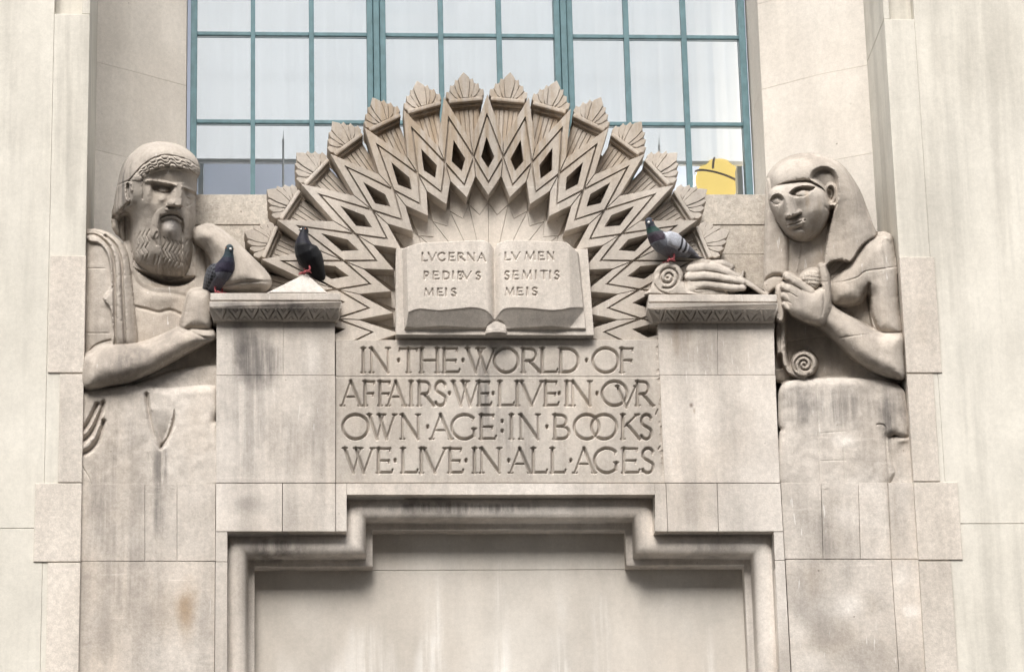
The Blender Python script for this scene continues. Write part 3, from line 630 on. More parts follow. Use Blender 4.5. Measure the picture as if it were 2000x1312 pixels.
TXT = (line_items([('I', 185, 225), ('N', 240, 362), ('.', 400, 416), ('T', 412, 518), ('H', 528, 642), ('E', 655, 760), ('.', 770, 786), ('W', 800, 962), ('O', 955, 1096), ('R', 1110, 1225), ('L', 1218, 1322), ('D', 1325, 1448), ('.', 1480, 1496), ('O', 1522, 1672), ('F', 1678, 1762)], 640, 640, KX, 117, 256)
     + line_items([('A', 82, 192), ('F', 205, 275), ('F', 290, 365), ('A', 345, 445), ('I', 462, 498), ('R', 515, 612), ('S', 610, 690), ('.', 692, 708), ('W', 718, 868), ('E', 858, 942), ('.', 944, 958), ('L', 975, 1072), ('I', 1072, 1106), ('V', 1108, 1238), ('E', 1240, 1328), ('.', 1324, 1338), ('I', 1358, 1392), ('N', 1396, 1522), ('.', 1541, 1555), ('O', 1575, 1722), ('R', 1768, 1868)], 640, 640, KX, 307, 446)
     + [('V', 640 + 1660 / KX, 640 + 335 / KX, 640 + 1775 / KX, 640 + 456 / KX)]
     + line_items([('O', 85, 236), ('W', 236, 388), ('N', 418, 534), ('.', 568, 582), ('A', 595, 712), ('G', 710, 856), ('E', 868, 968), (':', 995, 1011), ('I', 1038, 1074), ('N', 1098, 1224), ('.', 1253, 1267), ('B', 1292, 1398), ('O', 1415, 1562), ('O', 1515, 1662), ('K', 1680, 1794), ('S', 1792, 1872)], 640, 640, KX, 498, 638)
     + [("'", 640 + 1882 / KX, 640 + 470 / KX, 640 + 1902 / KX, 640 + 560 / KX)]
     + line_items([('W', 95, 262), ('E', 278, 374), ('.', 381, 395), ('L', 418, 518), ('I', 520, 556), ('V', 548, 682), ('E', 690, 780), ('.', 788, 802), ('I', 826, 862), ('N', 872, 1002), ('.', 1034, 1048), ('A', 1048, 1168), ('L', 1168, 1262), ('L', 1278, 1368), ('.', 1390, 1404), ('A', 1418, 1536), ('G', 1530, 1672), ('E', 1686, 1794), ('S', 1798, 1884)], 640, 640, KX, 691, 832)
     + [("'", 640 + 1896 / KX, 640 + 682 / KX, 640 + 1914 / KX, 640 + 730 / KX)])
def rough(U, V, amp, seed):
    r = np.random.default_rng(seed); A = np.zeros(U.shape)
    for s, k in ((1.0, .35), (3.0, .7), (9.0, 1.2)): A += blur(r.standard_normal(U.shape), s) * s * k
    return A * amp
def panel_h(U, V):
    H = np.zeros(U.shape); H = carve(U, V, H, TXT, 4.0, 9.5)
    j = np.abs(V - (735.5 + (U - 655) * .0005)); H = np.minimum(H, -1.6 * np.clip(1 - j / 1.4, 0, 1))
    # right margin spalled by damp
    e = U - (1287 + (V - 664) * .039); H -= 2.0 * sstep(e, -10, 0) * (blur(np.random.default_rng(3).standard_normal(U.shape), 4) * 8 > .2)
    return blur(H, .55) + rough(U, V, .10, 5)
pt = thing('inscription_panel', 'carved stone tablet reading IN THE WORLD OF AFFAIRS WE LIVE IN OUR OWN AGE', 'inscription', W(970, 943, -4))
carved_plane('inscribed_slab', [(656, 664), (1287, 663.5), (1298, 942), (656, 942)], 0.8, -4, panel_h, M_panel, pt, -100)

# ------------------------------------------------------------------ the open stone book
KB = 2000 / 460
def bt(spec, y0, y1): return line_items(spec, 740, 440, KB, y0, y1)
BTXT = (bt([('L', 358, 408), ('V', 412, 482), ('C', 495, 560), ('E', 585, 642), ('R', 662, 725), ('N', 742, 812), ('A', 834, 902)], 278, 345) + bt([('P', 376, 425), ('E', 452, 508), ('D', 535, 596), ('I', 615, 635), ('B', 662, 710), ('V', 702, 778), ('S', 815, 862)], 436, 500) + bt([('M', 380, 462), ('E', 488, 540), ('I', 555, 575), ('S', 605, 656)], 580, 640)
      + bt([("'", 1010, 1030), ('L', 1060, 1112), ('V', 1118, 1192), ('M', 1230, 1322), ('E', 1342, 1398), ('N', 1418, 1482)], 272, 336) + bt([('S', 1058, 1106), ('E', 1128, 1182), ('M', 1208, 1292), ('I', 1315, 1335), ('T', 1365, 1422), ('I', 1436, 1456), ('S', 1480, 1528)], 430, 498) + bt([('M', 1066, 1144), ('E', 1162, 1218), ('I', 1242, 1262), ('S', 1290, 1342)], 572, 634))
GUT = 965.5
PL = spline([(786, 488), (800, 482), (825, 476.5), (880, 474), (925, 471.5), (944, 472), (958, 478), (GUT - 1, 486)], 6, False)
PR_ = spline([(GUT + 1, 486), (970, 478), (985, 473), (1010, 471.5), (1060, 473.5), (1100, 474.5), (1109, 477)], 6, False)
PAGE = np.concatenate([PL, PR_, [(1130, 496), (1144, 643.5), (989, 643.5), (GUT, 628), (949, 643), (790, 643.5)]])
BOT = np.concatenate([spline([(790, 622), (816, 612.5), (855, 616), (890, 613), (920, 610), (942, 613), (958, 622), (GUT, 630)], 6, False), spline([(GUT + .5, 630), (972, 620), (988, 611), (1030, 611.5), (1070, 615.5), (1095, 614), (1111, 610.5), (1146, 602)], 6, False)])
def book_h(U, V):
    s = polysdf(U, V, PAGE)
    top = 25 + 3.5 * np.sin(np.clip((np.abs(U - GUT) - 12) / 160, 0, 1) * math.pi)
    g = np.abs(U - GUT + (V - 560) * -.01); top = top - 17 * np.exp(-(g / 8.5) ** 1.6)
    vb = np.interp(U, BOT[:, 0], BOT[:, 1]); below = V - vb
    top = np.where(below > 0, top - 1.5 - below * .62, top)                     # page ends slope back under the open leaves
    er = U - (1109 + (V - 477) * .022); top = np.where(er > 0, np.minimum(top, top - er * .55), top)
    el = 790 - U + 4; top = np.where(el > 0, top - el * 1.2, top)
    top = np.maximum(top, 5.5)
    H = np.where(s > 0, np.minimum(top, 4 + s * 3.0), 0.0)
    # spine of the binding
    q = (U - 969) ** 2 / 20.5 ** 2 + (V - 649) ** 2 / 21.0 ** 2
    sp_ = np.where((V > 627) & (q < 1), 3 + 14 * np.sqrt(np.clip(1 - ((U - 969) / 20.5) ** 2, 0, 1)) * np.clip((V - 624) / 25, 0.0, 1), -99)
    H = np.where((q < 1) & (V > 627), np.minimum(np.maximum(sp_, 1.0), 16), H)
    C = np.zeros(U.shape); C = carve(U, V, C, BTXT, 2.1, 5.0, .7)
    H = H + C
    H = blur(H, .6)
    return H + rough(U, V, .12, 11)
bk = thing('stone_book', 'large open stone book lettered LVCERNA PEDIBVS MEIS and LVMEN SEMITIS MEIS', 'book', W(968, 656, 14))
carved_plane('open_pages', [(774, 469), (1146.5, 469), (1160, 654.5), (774, 653.5)], 0.75, 14, book_h, M_book, bk, -40,
             lambda U, V: ((V > 484 + (U - 774) * .005) | inside(U, V, PAGE)))

# ------------------------------------------------------------------ sunburst of rays and torches
CU, CV = 951.0, 647.0; RS = 464.0; STEP = 10.35
def S(r, th, d=0.0, ref=-9):
    """point at radius r (photo px) and angle th (deg) on the sunburst, d px proud"""
    a = R(th); f = 1.0
    return W(CU + r * math.sin(a) * (1.0 + .012 * abs(math.sin(a))), CV - r * math.cos(a), ref) + np.array([0, -(d - 9 - ref) * PX, 0])
zcut = W(950, 665, -4)[2]
def cut_low(bm):
    g = list(bm.verts) + list(bm.edges) + list(bm.faces)
    bmesh.ops.bisect_plane(bm, geom=g, plane_co=(0, 0, zcut), plane_no=(0, 0, 1), clear_inner=True)
    return bm
def plate(bm, pts, d0, d1, bev=.8):   # pts (r, th)
    fr = [S(r, t, d0) for r, t in pts]; bk_ = [p + np.array([0, (d0 - d1) * PX, 0]) for p in fr]
    add_prism(bm, fr, bk_, bev * PX)
sun_t = thing('sunburst', 'fan shaped stone sunburst of zigzag rays and torches behind the open book', 'relief', W(950, 662, -20))
HS = STEP / 2
# rows of the zigzag: centre, radius (photo px) and angle per ray; the inner rows have higher centres
ROW = {'OT': (951, 647, 464, 10.35), 'OV': (951, 635, 361, 10.15), 'DT': (951, 647, 424, 10.15), 'XX': (954, 605, 299, 10.97), 'DB': (954, 590, 233, 11.6),
       'NT': (954, 598, 256, 11.28), 'IT': (954, 571, 190, 12.75), 'HT': (951, 640, 373, 10.05), 'HS': (953, 622, 315, 10.5), 'HB': (954, 610, 281, 10.75),
       'N2': (954, 598, 253, 11.28), 'I2': (954, 571, 188, 12.75), 'FN': (954, 592, 256, 11.4), 'FI': (954, 571, 181, 12.75), 'FK': (954, 571, 176, 12.75), 'FV': (954, 571, 152, 12.75), 'FC': (954, 571, 40, 12.75)}
def rp(row, kk):
    cx, cy_, r, st = ROW[row]; a = R(kk * st); return (cx + r * math.sin(a), cy_ - r * math.cos(a))
def SS(q, d, ref=0.0): return W(q[0], q[1], ref - 9) + np.array([0, -(d - ref) * PX, 0])
def inset(poly, k):
    """move the edges of a polygon of (u,v) inward by k px (one value, or one per edge)"""
    P = np.array(poly, float); n = len(P)
    A = 0.5 * sum(P[i][0] * P[(i + 1) % n][1] - P[(i + 1) % n][0] * P[i][1] for i in range(n)); sg = 1 if A > 0 else -1
    out = []
    for i in range(n):
        e1 = P[i] - P[i - 1]; e2 = P[(i + 1) % n] - P[i]; e1 = e1 / np.linalg.norm(e1); e2 = e2 / np.linalg.norm(e2)
        n1 = sg * np.array([-e1[1], e1[0]]); n2 = sg * np.array([-e2[1], e2[0]])
        k1 = k[i - 1] if hasattr(k, '__len__') else k; k2 = k[i] if hasattr(k, '__len__') else k
        M = np.array([n1, n2])
        out.append(tuple(P[i] + (n1 * max(k1, k2) if abs(np.linalg.det(M)) < .05 else np.linalg.solve(M, np.array([k1, k2])))))
    return out
def splate(bm, pts, d0, d1, bev=.8, ref=0.0):
    fr = [SS(q, d0, ref) for q in pts]; add_prism(bm, fr, [p + np.array([0, (d0 - d1) * PX, 0]) for p in fr], bev * PX)
for k in range(-9, 10):
    bm = bmesh.new(); jt = lambda q, a=1.1: (q[0] + random.uniform(-a, a), q[1] + random.uniform(-a, a))
    lift = random.uniform(-.7, .5); l, r = k - .5, k + .5
    tip = jt(rp('OT', k), 1.6)
    out = [tip, rp('OV', r), rp('NT', r), jt(rp('IT', k), .8), rp('NT', l), rp('OV', l)]
    hole = [jt(rp('HT', k)), jt(rp('HS', k + .23), .6), jt(rp('HB', k)), jt(rp('HS', k - .23), .6)]
    dF, dB = -7.0 + lift, -52.0
    vo = [bm.verts.new(SS(q, dF)) for q in out]; vi = [bm.verts.new(SS(q, dF)) for q in hole]
    bo = [tip, rp('OV', r), rp('N2', r), rp('I2', k), rp('N2', l), rp('OV', l)]
    wo = [bm.verts.new(SS(q, dB if i not in (2, 3, 4) else -42)) for i, q in enumerate(bo)]; wi = [bm.verts.new(SS(q, dB)) for q in hole]
    for f in ((vo[0], vo[1], vi[1], vi[0]), (vo[1], vo[2], vi[1]), (vo[2], vo[3], vi[2], vi[1]), (vo[3], vo[4], vi[3], vi[2]), (vo[4], vo[5], vi[3]), (vo[5], vo[0], vi[0], vi[3])): bm.faces.new(f)
    for i in (0, 2, 3, 5): bm.faces.new((vo[i], wo[i], wo[(i + 1) % 6], vo[(i + 1) % 6]))
    for i in range(4): bm.faces.new((vi[i], vi[(i + 1) % 4], wi[(i + 1) % 4], wi[i]))
    g = 1.85
    up = inset([tip, rp('OV', r), rp('XX', r), rp('DT', k), rp('XX', l), rp('OV', l)], [0, g * .4, g, g, g * .4, 0])
    splate(bm, up, lift, dF - .5)
    lo = inset([rp('XX', r), out[2], out[3], out[4], rp('XX', l), rp('DB', k)], [g * .4, 0, 0, g * .4, g, g])
    splate(bm, lo, lift, dF - .5)
    dia = inset([rp('DT', k), rp('XX', r), rp('DB', k), rp('XX', l)], g)
    a = [bm.verts.new(SS(q, lift + .3)) for q in dia]; b = [bm.verts.new(SS(q, lift + .3)) for q in hole]
    c = [bm.verts.new(SS(q, dF - .5)) for q in dia]; e = [bm.verts.new(SS(q, dF - .5)) for q in hole]
    for i in range(4):
        j = (i + 1) % 4
        bm.faces.new((a[i], a[j], b[j], b[i])); bm.faces.new((a[i], c[i], c[j], a[j])); bm.faces.new((b[i], b[j], e[j], e[i]))
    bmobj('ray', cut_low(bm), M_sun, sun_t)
# inner fan of flat blades
bm = bmesh.new()
for k in range(-9, 9):
    m = k + .5
    splate(bm, inset([rp('FN', m), rp('FK', k + 1), rp('FV', m), rp('FK', k)], .5), -35 + random.uniform(-.3, .3), -48, .35, -35)
    splate(bm, inset([rp('FK', k), rp('FV', m), rp('FK', k + 1), rp('FC', k + 1), rp('FC', k)], .5), -35.6 + random.uniform(-.3, .3), -48, .35, -35)
bmobj('inner_fan', cut_low(bm), M_fan, sun_t)
bm = bmesh.new(); ang = np.linspace(-100, 100, 33)
pol = lambda c, r, a: (c[0] + r * math.sin(R(a)), c[1] - r * math.cos(R(a)))
for a, b in zip(ang[:-1], ang[1:]):
    splate(bm, [pol((954, 605), 30, a), pol((954, 605), 290, a), pol((954, 605), 290, b), pol((954, 605), 30, b)], -38, -60, 0)
    splate(bm, [pol((951, 647), 30, a), pol((951, 647), 428, a), pol((951, 647), 428, b), pol((951, 647), 30, b)], -44 - random.uniform(0, 5), -128, 0)
bmobj('backing_slab', cut_low(bm), M_sun, sun_t)
# torches between the rays
def T(s, r, th, d):
    a = R(th); rr = math.hypot(s, r); tt = th + math.degrees(math.atan2(s, r)); return S(rr, tt, d, -25)
def tpoly(bm, pts, th, d0, d1, bev):
    fr = [T(s, r, th, d0) for s, r in pts]; bk_ = [p + np.array([0, (d0 - d1) * PX, 0]) for p in fr]; add_prism(bm, fr, bk_, bev * PX)
LEAF = [(0, [(-5, 458), (-9.3, 480), (-10.5, 497), (0, 509), (10.5, 497), (9.3, 480), (5, 458)]), (1, [(5.7, 458), (10.1, 479), (11.4, 493), (17.6, 496), (19.6, 485), (15.2, 469), (9.2, 458)]),
        (2, [(9.9, 458), (15.9, 468.4), (20.2, 483), (27.6, 486), (29.2, 475), (22.4, 463.6), (14, 458)]), (3, [(14.7, 458), (23, 463), (29.6, 473), (36.6, 474.4), (37, 463), (31, 457.6)])]
for k in range(-8, 8):
    th = k * STEP + HS
    bm = bmesh.new()
    n = 7; w0, w1 = 19.0, 27.0
    tpoly(bm, [(-w0, 352), (-w1, 447), (w1, 447), (w0, 352)], th, -36, -110, 1)
    for i in range(5):
        f = (i - 2) / 2.9; a, b = f - .15, f + .15
        tpoly(bm, [(w0 * a, 356), (w1 * a, 441 - random.uniform(0, 3)), (w1 * b, 441), (w0 * b, 356)], th, -33, -40, 1.2)
    bmobj('torch_shaft', cut_low(bm), M_sun, sun_t)
    bm = bmesh.new()
    tpoly(bm, [(-29, 445.5), (-29, 450), (29, 450), (29, 445.5)], th, -27, -108, 1.2)
    tpoly(bm, [(-33, 450.5), (-33.5, 458), (33.5, 458), (33, 450.5)], th, -17, -110, 2.6)
    bmobj('torch_rim', cut_low(bm), M_sun, sun_t)
    bm = bmesh.new()
    tpoly(bm, [(-31, 457), (-35.5, 466), (-35, 473), (-27.5, 477), (-26.5, 484.5), (-18.5, 488), (-16.5, 494.5), (-9.5, 497), (0, 507), (9.5, 497), (16.5, 494.5), (18.5, 488), (26.5, 484.5), (27.5, 477), (35, 473), (35.5, 466), (31, 457)], th, -24, -112, .6)
    for m, pl_ in LEAF:
        for sg in ((1,) if m == 0 else (1, -1)):
            q_ = [(sg * a * 1.0 + random.uniform(-.4, .4), b + random.uniform(-.5, .5)) for a, b in pl_]
            tpoly(bm, q_, th, -17 - 1.3 * m - random.uniform(0, 1), -70, 1.5)
    bmobj('palmette', cut_low(bm), M_sun, sun_t)
# ------------------------------------------------------------------ carved figures: rounded high relief cut from the block
class Relief:
    def __init__(s, box, step, ref):
        u0, v0, u1, v1 = box; s.step = step
        s.U, s.V = np.meshgrid(np.arange(u0, u1 + step, step, dtype=float), np.arange(v0, v1 + step, step, dtype=float))
        s.H = np.full(s.U.shape, NEG); s.L = np.zeros(s.U.shape, int)
        s.uc, s.vc = ref[0], ref[1]; s.O = W(*ref); n = CAM - s.O; s.n = n / np.linalg.norm(n)
        r = RT - (RT @ s.n) * s.n; s.r = r / np.linalg.norm(r); s.u = np.cross(s.n, s.r); s.sc = ((s.O - CAM) @ FWD) / FPX
    def tp(s, d, v=None):
        V = s.V if v is None else v; U = s.U if v is None else s.uc
        return ((-d * PX - s.O[1]) / s.sc - (U - s.uc) * s.r[1] + (V - s.vc) * s.u[1]) / s.n[1]
    def sl(s, P, pad):
        x0 = max(int((P[:, 0].min() - pad - s.U[0, 0]) / s.step), 0); x1 = int((P[:, 0].max() + pad - s.U[0, 0]) / s.step) + 2
        y0 = max(int((P[:, 1].min() - pad - s.V[0, 0]) / s.step), 0); y1 = int((P[:, 1].max() + pad - s.V[0, 0]) / s.step) + 2
        return slice(y0, max(y1, 0)), slice(x0, max(x1, 0))
    def B(s, base, q): return base[q] if hasattr(base, 'shape') and base.ndim == 2 else base
    def pil(s, poly, base, hh, rad, lab, sm=6, force=False, pw=2.0, clip=None):
        P = spline(poly, sm) if sm else np.array(poly, float); q = s.sl(P, 3)
        sd = polysdf(s.U[q], s.V[q], P); x = np.clip(sd / rad, 0, 1); pr = (1 - (1 - x) ** pw) ** (1 / pw)
        if rad > 9 and sm: pr = blur(pr, rad * .085 / s.step)
        h = s.B(base, q) + hh * pr; m = (sd > 0) & ((h > s.H[q]) | force)
        if clip is not None: m &= inside(s.U[q], s.V[q], spline(clip, 4))
        s.H[q] = np.where(m, h, s.H[q]); s.L[q] = np.where(m, lab, s.L[q])
    def groove(s, pts, w, dep, sm=5, sharp=1.0, lab=None):
        P = spline(pts, sm, False) if sm else np.array(pts, float); q = s.sl(P, w + 2)
        d, _ = segdist(s.U[q], s.V[q], P); x = np.clip(1 - d / w, 0, 1)
        k = x if sharp == 1 else np.sqrt(1 - (1 - x) ** 2)
        s.H[q] = np.where(s.H[q] > NEG / 2, s.H[q] - dep * k, s.H[q])
        if lab is not None: s.L[q] = np.where(d < w, lab, s.L[q])
    def ridge(s, pts, w, hh, sm=5, lab=None): s.groove(pts, w, -hh, sm, 0, lab)
    def dent(s, poly, dep, edge, sm=6, lab=None, upper=None):
        P = spline(poly, sm) if sm else np.array(poly, float); q = s.sl(P, 3)
        sd = polysdf(s.U[q], s.V[q], P); k = sstep(sd, 0, edge)
        s.H[q] = np.where(s.H[q] > NEG / 2, s.H[q] - dep * k, s.H[q])
        if lab is not None: s.L[q] = np.where(sd > 0, lab, s.L[q])
    def bump(s, cu, cv, ru, rv, rot, amp, pw=2):
        q = s.sl(np.array([(cu - ru - rv, cv - ru - rv), (cu + ru + rv, cv + ru + rv)]), 2)
        a = R(rot); x = (s.U[q] - cu) * math.cos(a) + (s.V[q] - cv) * math.sin(a); y = -(s.U[q] - cu) * math.sin(a) + (s.V[q] - cv) * math.cos(a)
        k = np.sqrt(np.clip(1 - (x / ru) ** 2 - (y / rv) ** 2, 0, 1)) if pw == 2 else np.exp(-2.5 * ((x / ru) ** 2 + (y / rv) ** 2))
        s.H[q] = np.where(s.H[q] > NEG / 2, s.H[q] + amp * k, s.H[q])
    def cap(s, pts, rads, base, lab, lift=1.0, force=False):
        """round limb along pts (u,v[,t offset]); radii px"""
        P = np.array([p[:2] for p in pts], float); q = s.sl(P, max(rads) + 2)
        d, par = segdist(s.U[q], s.V[q], P); r = np.interp(par, np.arange(len(P)), rads); t = np.interp(par, np.arange(len(P)), [p[2] if len(p) > 2 else 0 for p in pts])
        h = s.B(base, q) + t + lift * np.sqrt(np.clip(r * r - d * d, 0, None)); m = (d < r) & ((h > s.H[q]) | force)
        s.H[q] = np.where(m, h, s.H[q]); s.L[q] = np.where(m, lab, s.L[q])
    def relabel(s, poly, lab, frm=None, sm=6):
        P = spline(poly, sm) if sm else np.array(poly, float); q = s.sl(P, 2); m = inside(s.U[q], s.V[q], P)
        if frm is not None: m &= np.isin(s.L[q], frm)
        s.L[q] = np.where(m, lab, s.L[q])
    def soften(s, sg):
        m = s.H > NEG / 2; w = blur(m.astype(float), sg); b = blur(np.where(m, s.H, 0), sg)
        s.H = np.where(m, b / np.maximum(w, 1e-6), NEG)
        Z = np.where(m, s.H, s.tp(-120)); gy, gx = np.gradient(Z, s.step); g = sstep(np.hypot(gx, gy), 4, 9)      # steep cliffs: take out the grid steps
        w2 = blur(m.astype(float), 1.7); b2 = blur(np.where(m, s.H, 0), 1.7) / np.maximum(w2, 1e-6); g = np.clip(blur(g, 1.0) * 1.3, 0, 1)
        s.H = np.where(m, s.H * (1 - g) + b2 * g, NEG)
    def weather(s, amp, seed):
        m = s.H > NEG / 2; r = np.random.default_rng(seed + 90)
        w = np.maximum(blur(m.astype(float), 2.6), 1e-6); e = np.clip((s.H - blur(np.where(m, s.H, 0), 2.6) / w) / 2.5, 0, 1)      # worn and chipped arrises
        n = blur(r.standard_normal(s.H.shape), 2.2) * 2.2 * 3.5; n2 = blur(r.standard_normal(s.H.shape), 6) * 6 * 3.5
        s.H = np.where(m, s.H + rough(s.U, s.V, amp, seed) - e * np.clip(n, 0, 1.6) * 1.5 + .35 * n2, s.H)
    def build(s, names, mats, parent, dback):
        m = s.H > NEG / 2
        ok, F = gridfaces(m); U, V = s.U.copy(), s.V.copy()
        mu = np.zeros(m.shape, bool)
        for a, b in ((0, 0), (1, 0), (0, 1), (1, 1)): mu[a:mu.shape[0] - 1 + a, b:mu.shape[1] - 1 + b] |= ok
        mb = blur(mu.astype(float), 1.3); gy, gx = np.gradient(mb); g2 = gx * gx + gy * gy
        er = mu & ~(np.pad(mu, 1)[:-2, 1:-1] & np.pad(mu, 1)[2:, 1:-1] & np.pad(mu, 1)[1:-1, :-2] & np.pad(mu, 1)[1:-1, 2:])
        sh = np.clip((mb - .5) / np.maximum(g2, 2e-3), -30, 30)
        dx, dy = -gx * sh, -gy * sh; L = np.hypot(dx, dy); k = np.minimum(1, 0.9 / np.maximum(L, 1e-6))
        U += np.where(er, dx * k * s.step, 0); V += np.where(er, dy * k * s.step, 0)
        P = s.O + ((U - s.uc)[..., None] * s.r - (V - s.vc)[..., None] * s.u + s.H[..., None] * s.n) * s.sc; 
        Z = np.where(mu, s.H, s.tp(-60)); gy, gx = np.gradient(Z, s.step); NN = -gx[..., None] * s.r + gy[..., None] * s.u + s.n; NN /= np.linalg.norm(NN, axis=-1, keepdims=True)
        NN[er] = NN[er] * .5 + s.n * .5; NN = NN.reshape(-1, 3); NN /= np.linalg.norm(NN, axis=-1, keepdims=True); NN = np.concatenate([NN, NN])
        P = P.reshape(-1, 3)
        Bk = s.O + ((U - s.uc)[..., None] * s.r - (V - s.vc)[..., None] * s.u + s.tp(dback)[..., None] * s.n) * s.sc; Bk = Bk.reshape(-1, 3)
        E = outline_edges(ok, F); N = len(P); L = s.L.ravel()
        faces = F[ok]; fl = s.L[:-1, :-1][ok]; sk = np.stack([E[:, 0], E[:, 0] + N, E[:, 1] + N, E[:, 1]], -1); skl = L[E[:, 0]]
        PV = np.concatenate([P, Bk]); made = {}
        for lab, nm in names.items():
            FF = np.concatenate([faces[fl == lab], sk[skl == lab]])
            if not len(FF): continue
            used = np.unique(FF); rm = np.full(len(PV), -1); rm[used] = np.arange(len(used))
            made[lab] = arrobj(nm, PV[used], rm[FF], mats.get(lab, mats[0]) if isinstance(mats, dict) else mats, parent, True, NN[used].tolist())
        return made

# ---------- bearded figure on the left
BODY, CAP_, BAND, BEARD, ROBE, ARMR, LAP = range(7)
f = Relief((146, 266, 536, 946), 0.9, (300, 560, 0)); tp = f.tp
def tq(d, v): return float(f.tp(d, np.array([[float(v)]]))[0, 0])
# torso, robe and lap
f.pil([(160, 575), (172, 520), (215, 486), (250, 470), (300, 452), (385, 452), (420, 470), (452, 520), (462, 572), (424, 576), (424, 765), (160, 765)], tp(-52), 16, 34, BODY, 3)
f.pil([(385, 470), (412, 480), (430, 510), (444, 572), (384, 576)], tp(-44), 12, 14, ROBE, 4)
for k in range(3): f.groove([(396 + 13 * k, 478 + 12 * k), (404 + 13 * k, 520), (404 + 13 * k, 575)], 4, 5)
f.groove([(259, 598), (285, 604), (310, 610), (332, 606), (352, 614), (368, 624)], 5, 4); f.groove([(258, 535), (272, 556), (300, 570), (340, 573), (366, 580)], 7, 3)
f.bump(315, 580, 62, 34, 0, 9, 1); f.bump(330, 650, 90, 40, 0, 5, 1)
# drapery over the shoulder
f.pil([(161, 470), (164, 450), (180, 446), (200, 448), (221, 458), (239, 475), (250, 500), (256, 540), (262, 598), (267, 672), (240, 686), (161, 700)], tp(-32), 30, 46, ROBE, 5)
for pts, dp, w in (([(162, 460), (182, 457), (199, 466), (213, 482), (221, 506), (224, 540), (225, 590), (226, 672)], 13, 4.6), ([(206, 460), (222, 474), (232, 492), (238, 519), (240, 579), (245, 672)], 12, 4.2), ([(166, 452), (190, 453), (208, 463)], 5, 3)): f.groove(pts, w, dp)
f.dent([(158, 474), (176, 470), (196, 474), (209, 490), (217, 516), (219, 560), (205, 582), (219, 606), (222, 668), (200, 676), (160, 700)], 9, 4, 3)
f.groove([(205, 582), (212, 572), (221, 560)], 3, 4, 3); f.groove([(163, 524), (205, 524)], 1.6, 2, 2); f.groove([(163, 650), (214, 650)], 1.6, 2, 2); f.groove([(176, 686), (184, 676), (200, 668), (216, 664)], 3, 4, 3)
# lap: sloping ledge, then the block of the robe with its folds
f.pil([(230, 762), (300, 736), (345, 722), (425, 714), (425, 772), (230, 772)], tp(-30), 12, 14, LAP, 3)
f.pil([(153, 775), (158, 760), (200, 756), (245, 751), (285, 751), (330, 756), (405, 751), (421, 756), (424.5, 775), (424.5, 800), (418, 820), (424.5, 832), (424, 947), (146, 947)], tp(-20), 15, 16, LAP, 4)
f.dent([(145, 948), (145, 930), (155, 760), (150, 750), (140, 750), (140, 948)], 6, 4, 0)
q_ = spline([(286, 766), (312, 760), (340, 780), (340, 806), (331, 845), (314, 876), (300, 842)], 6); sd_ = polysdf(f.U, f.V, q_)
f.H = np.where(f.H > NEG / 2, f.H - 24 * sstep(sd_, 0, 9) * np.clip((f.V - 795) / 75, 0, 1) ** 1.3, f.H)
f.dent([(339, 794), (343, 812), (338, 838), (326, 866), (313, 876), (310, 868), (322, 850), (332, 824)], 15, 6, 4); f.groove([(286, 768), (290, 800), (298, 838), (311, 870)], 6, 11)
f.groove([(314, 874), (314, 910), (316, 946)], 6, 4)
for pts in ([(157, 842), (172, 826), (183, 806), (191, 788)], [(156, 862), (176, 846), (190, 822), (199, 797), (202, 785)], [(156, 884), (180, 872), (196, 848), (203, 820)]): f.groove(pts, 7, 14); 
for pts in ([(157, 852), (175, 835), (187, 812), (197, 790)], [(156, 873), (178, 858), (194, 834), (202, 808)]): f.ridge(pts, 5, 2.5)
f.groove([(160, 900), (176, 925), (182, 946)], 2, 2); f.groove([(288, 880), (296, 946)], 1.6, 1.5)
# forearm across the body, and the hand against the corbel
f.pil([(162, 700), (176, 686), (199, 675), (235, 673), (262, 671), (287, 666), (322, 652), (345, 641), (366, 636), (404, 640), (420, 646), (420, 662), (398, 674), (378, 684), (338, 706), (298, 727), (255, 746), (219, 752), (164, 757)], tp(-14), 46, 38, BODY, 4)
f.bump(245, 715, 60, 24, -12, 5, 1); f.groove([(347, 644), (356, 650), (362, 648), (370, 640)], 3, 3); f.groove([(362, 640), (378, 650), (396, 658), (414, 660)], 4, 5)
f.pil([(352, 642), (358, 606), (366, 574), (378, 565), (398, 564), (411, 569), (415, 590), (415, 628), (410, 642), (396, 646), (376, 646)], tp(-12), 32, 26, BODY, 4)
# the other arm: a smooth sleeve leaning on the corbel
f.pil([(378, 452), (384, 442), (398, 436), (413, 435), (432, 444), (452, 460), (475, 482), (500, 507), (520, 528), (530, 545), (529, 560), (516, 571), (486, 573), (448, 572), (424, 560), (412, 508), (398, 485), (380, 470)], tp(-12), 52, 44, ARMR, 5)
f.groove([(440, 556), (470, 551), (505, 550), (528, 551)], 5, 5); f.dent([(430, 578), (444, 558), (474, 553), (506, 552), (534, 552), (534, 580)], 14, 16, 3)
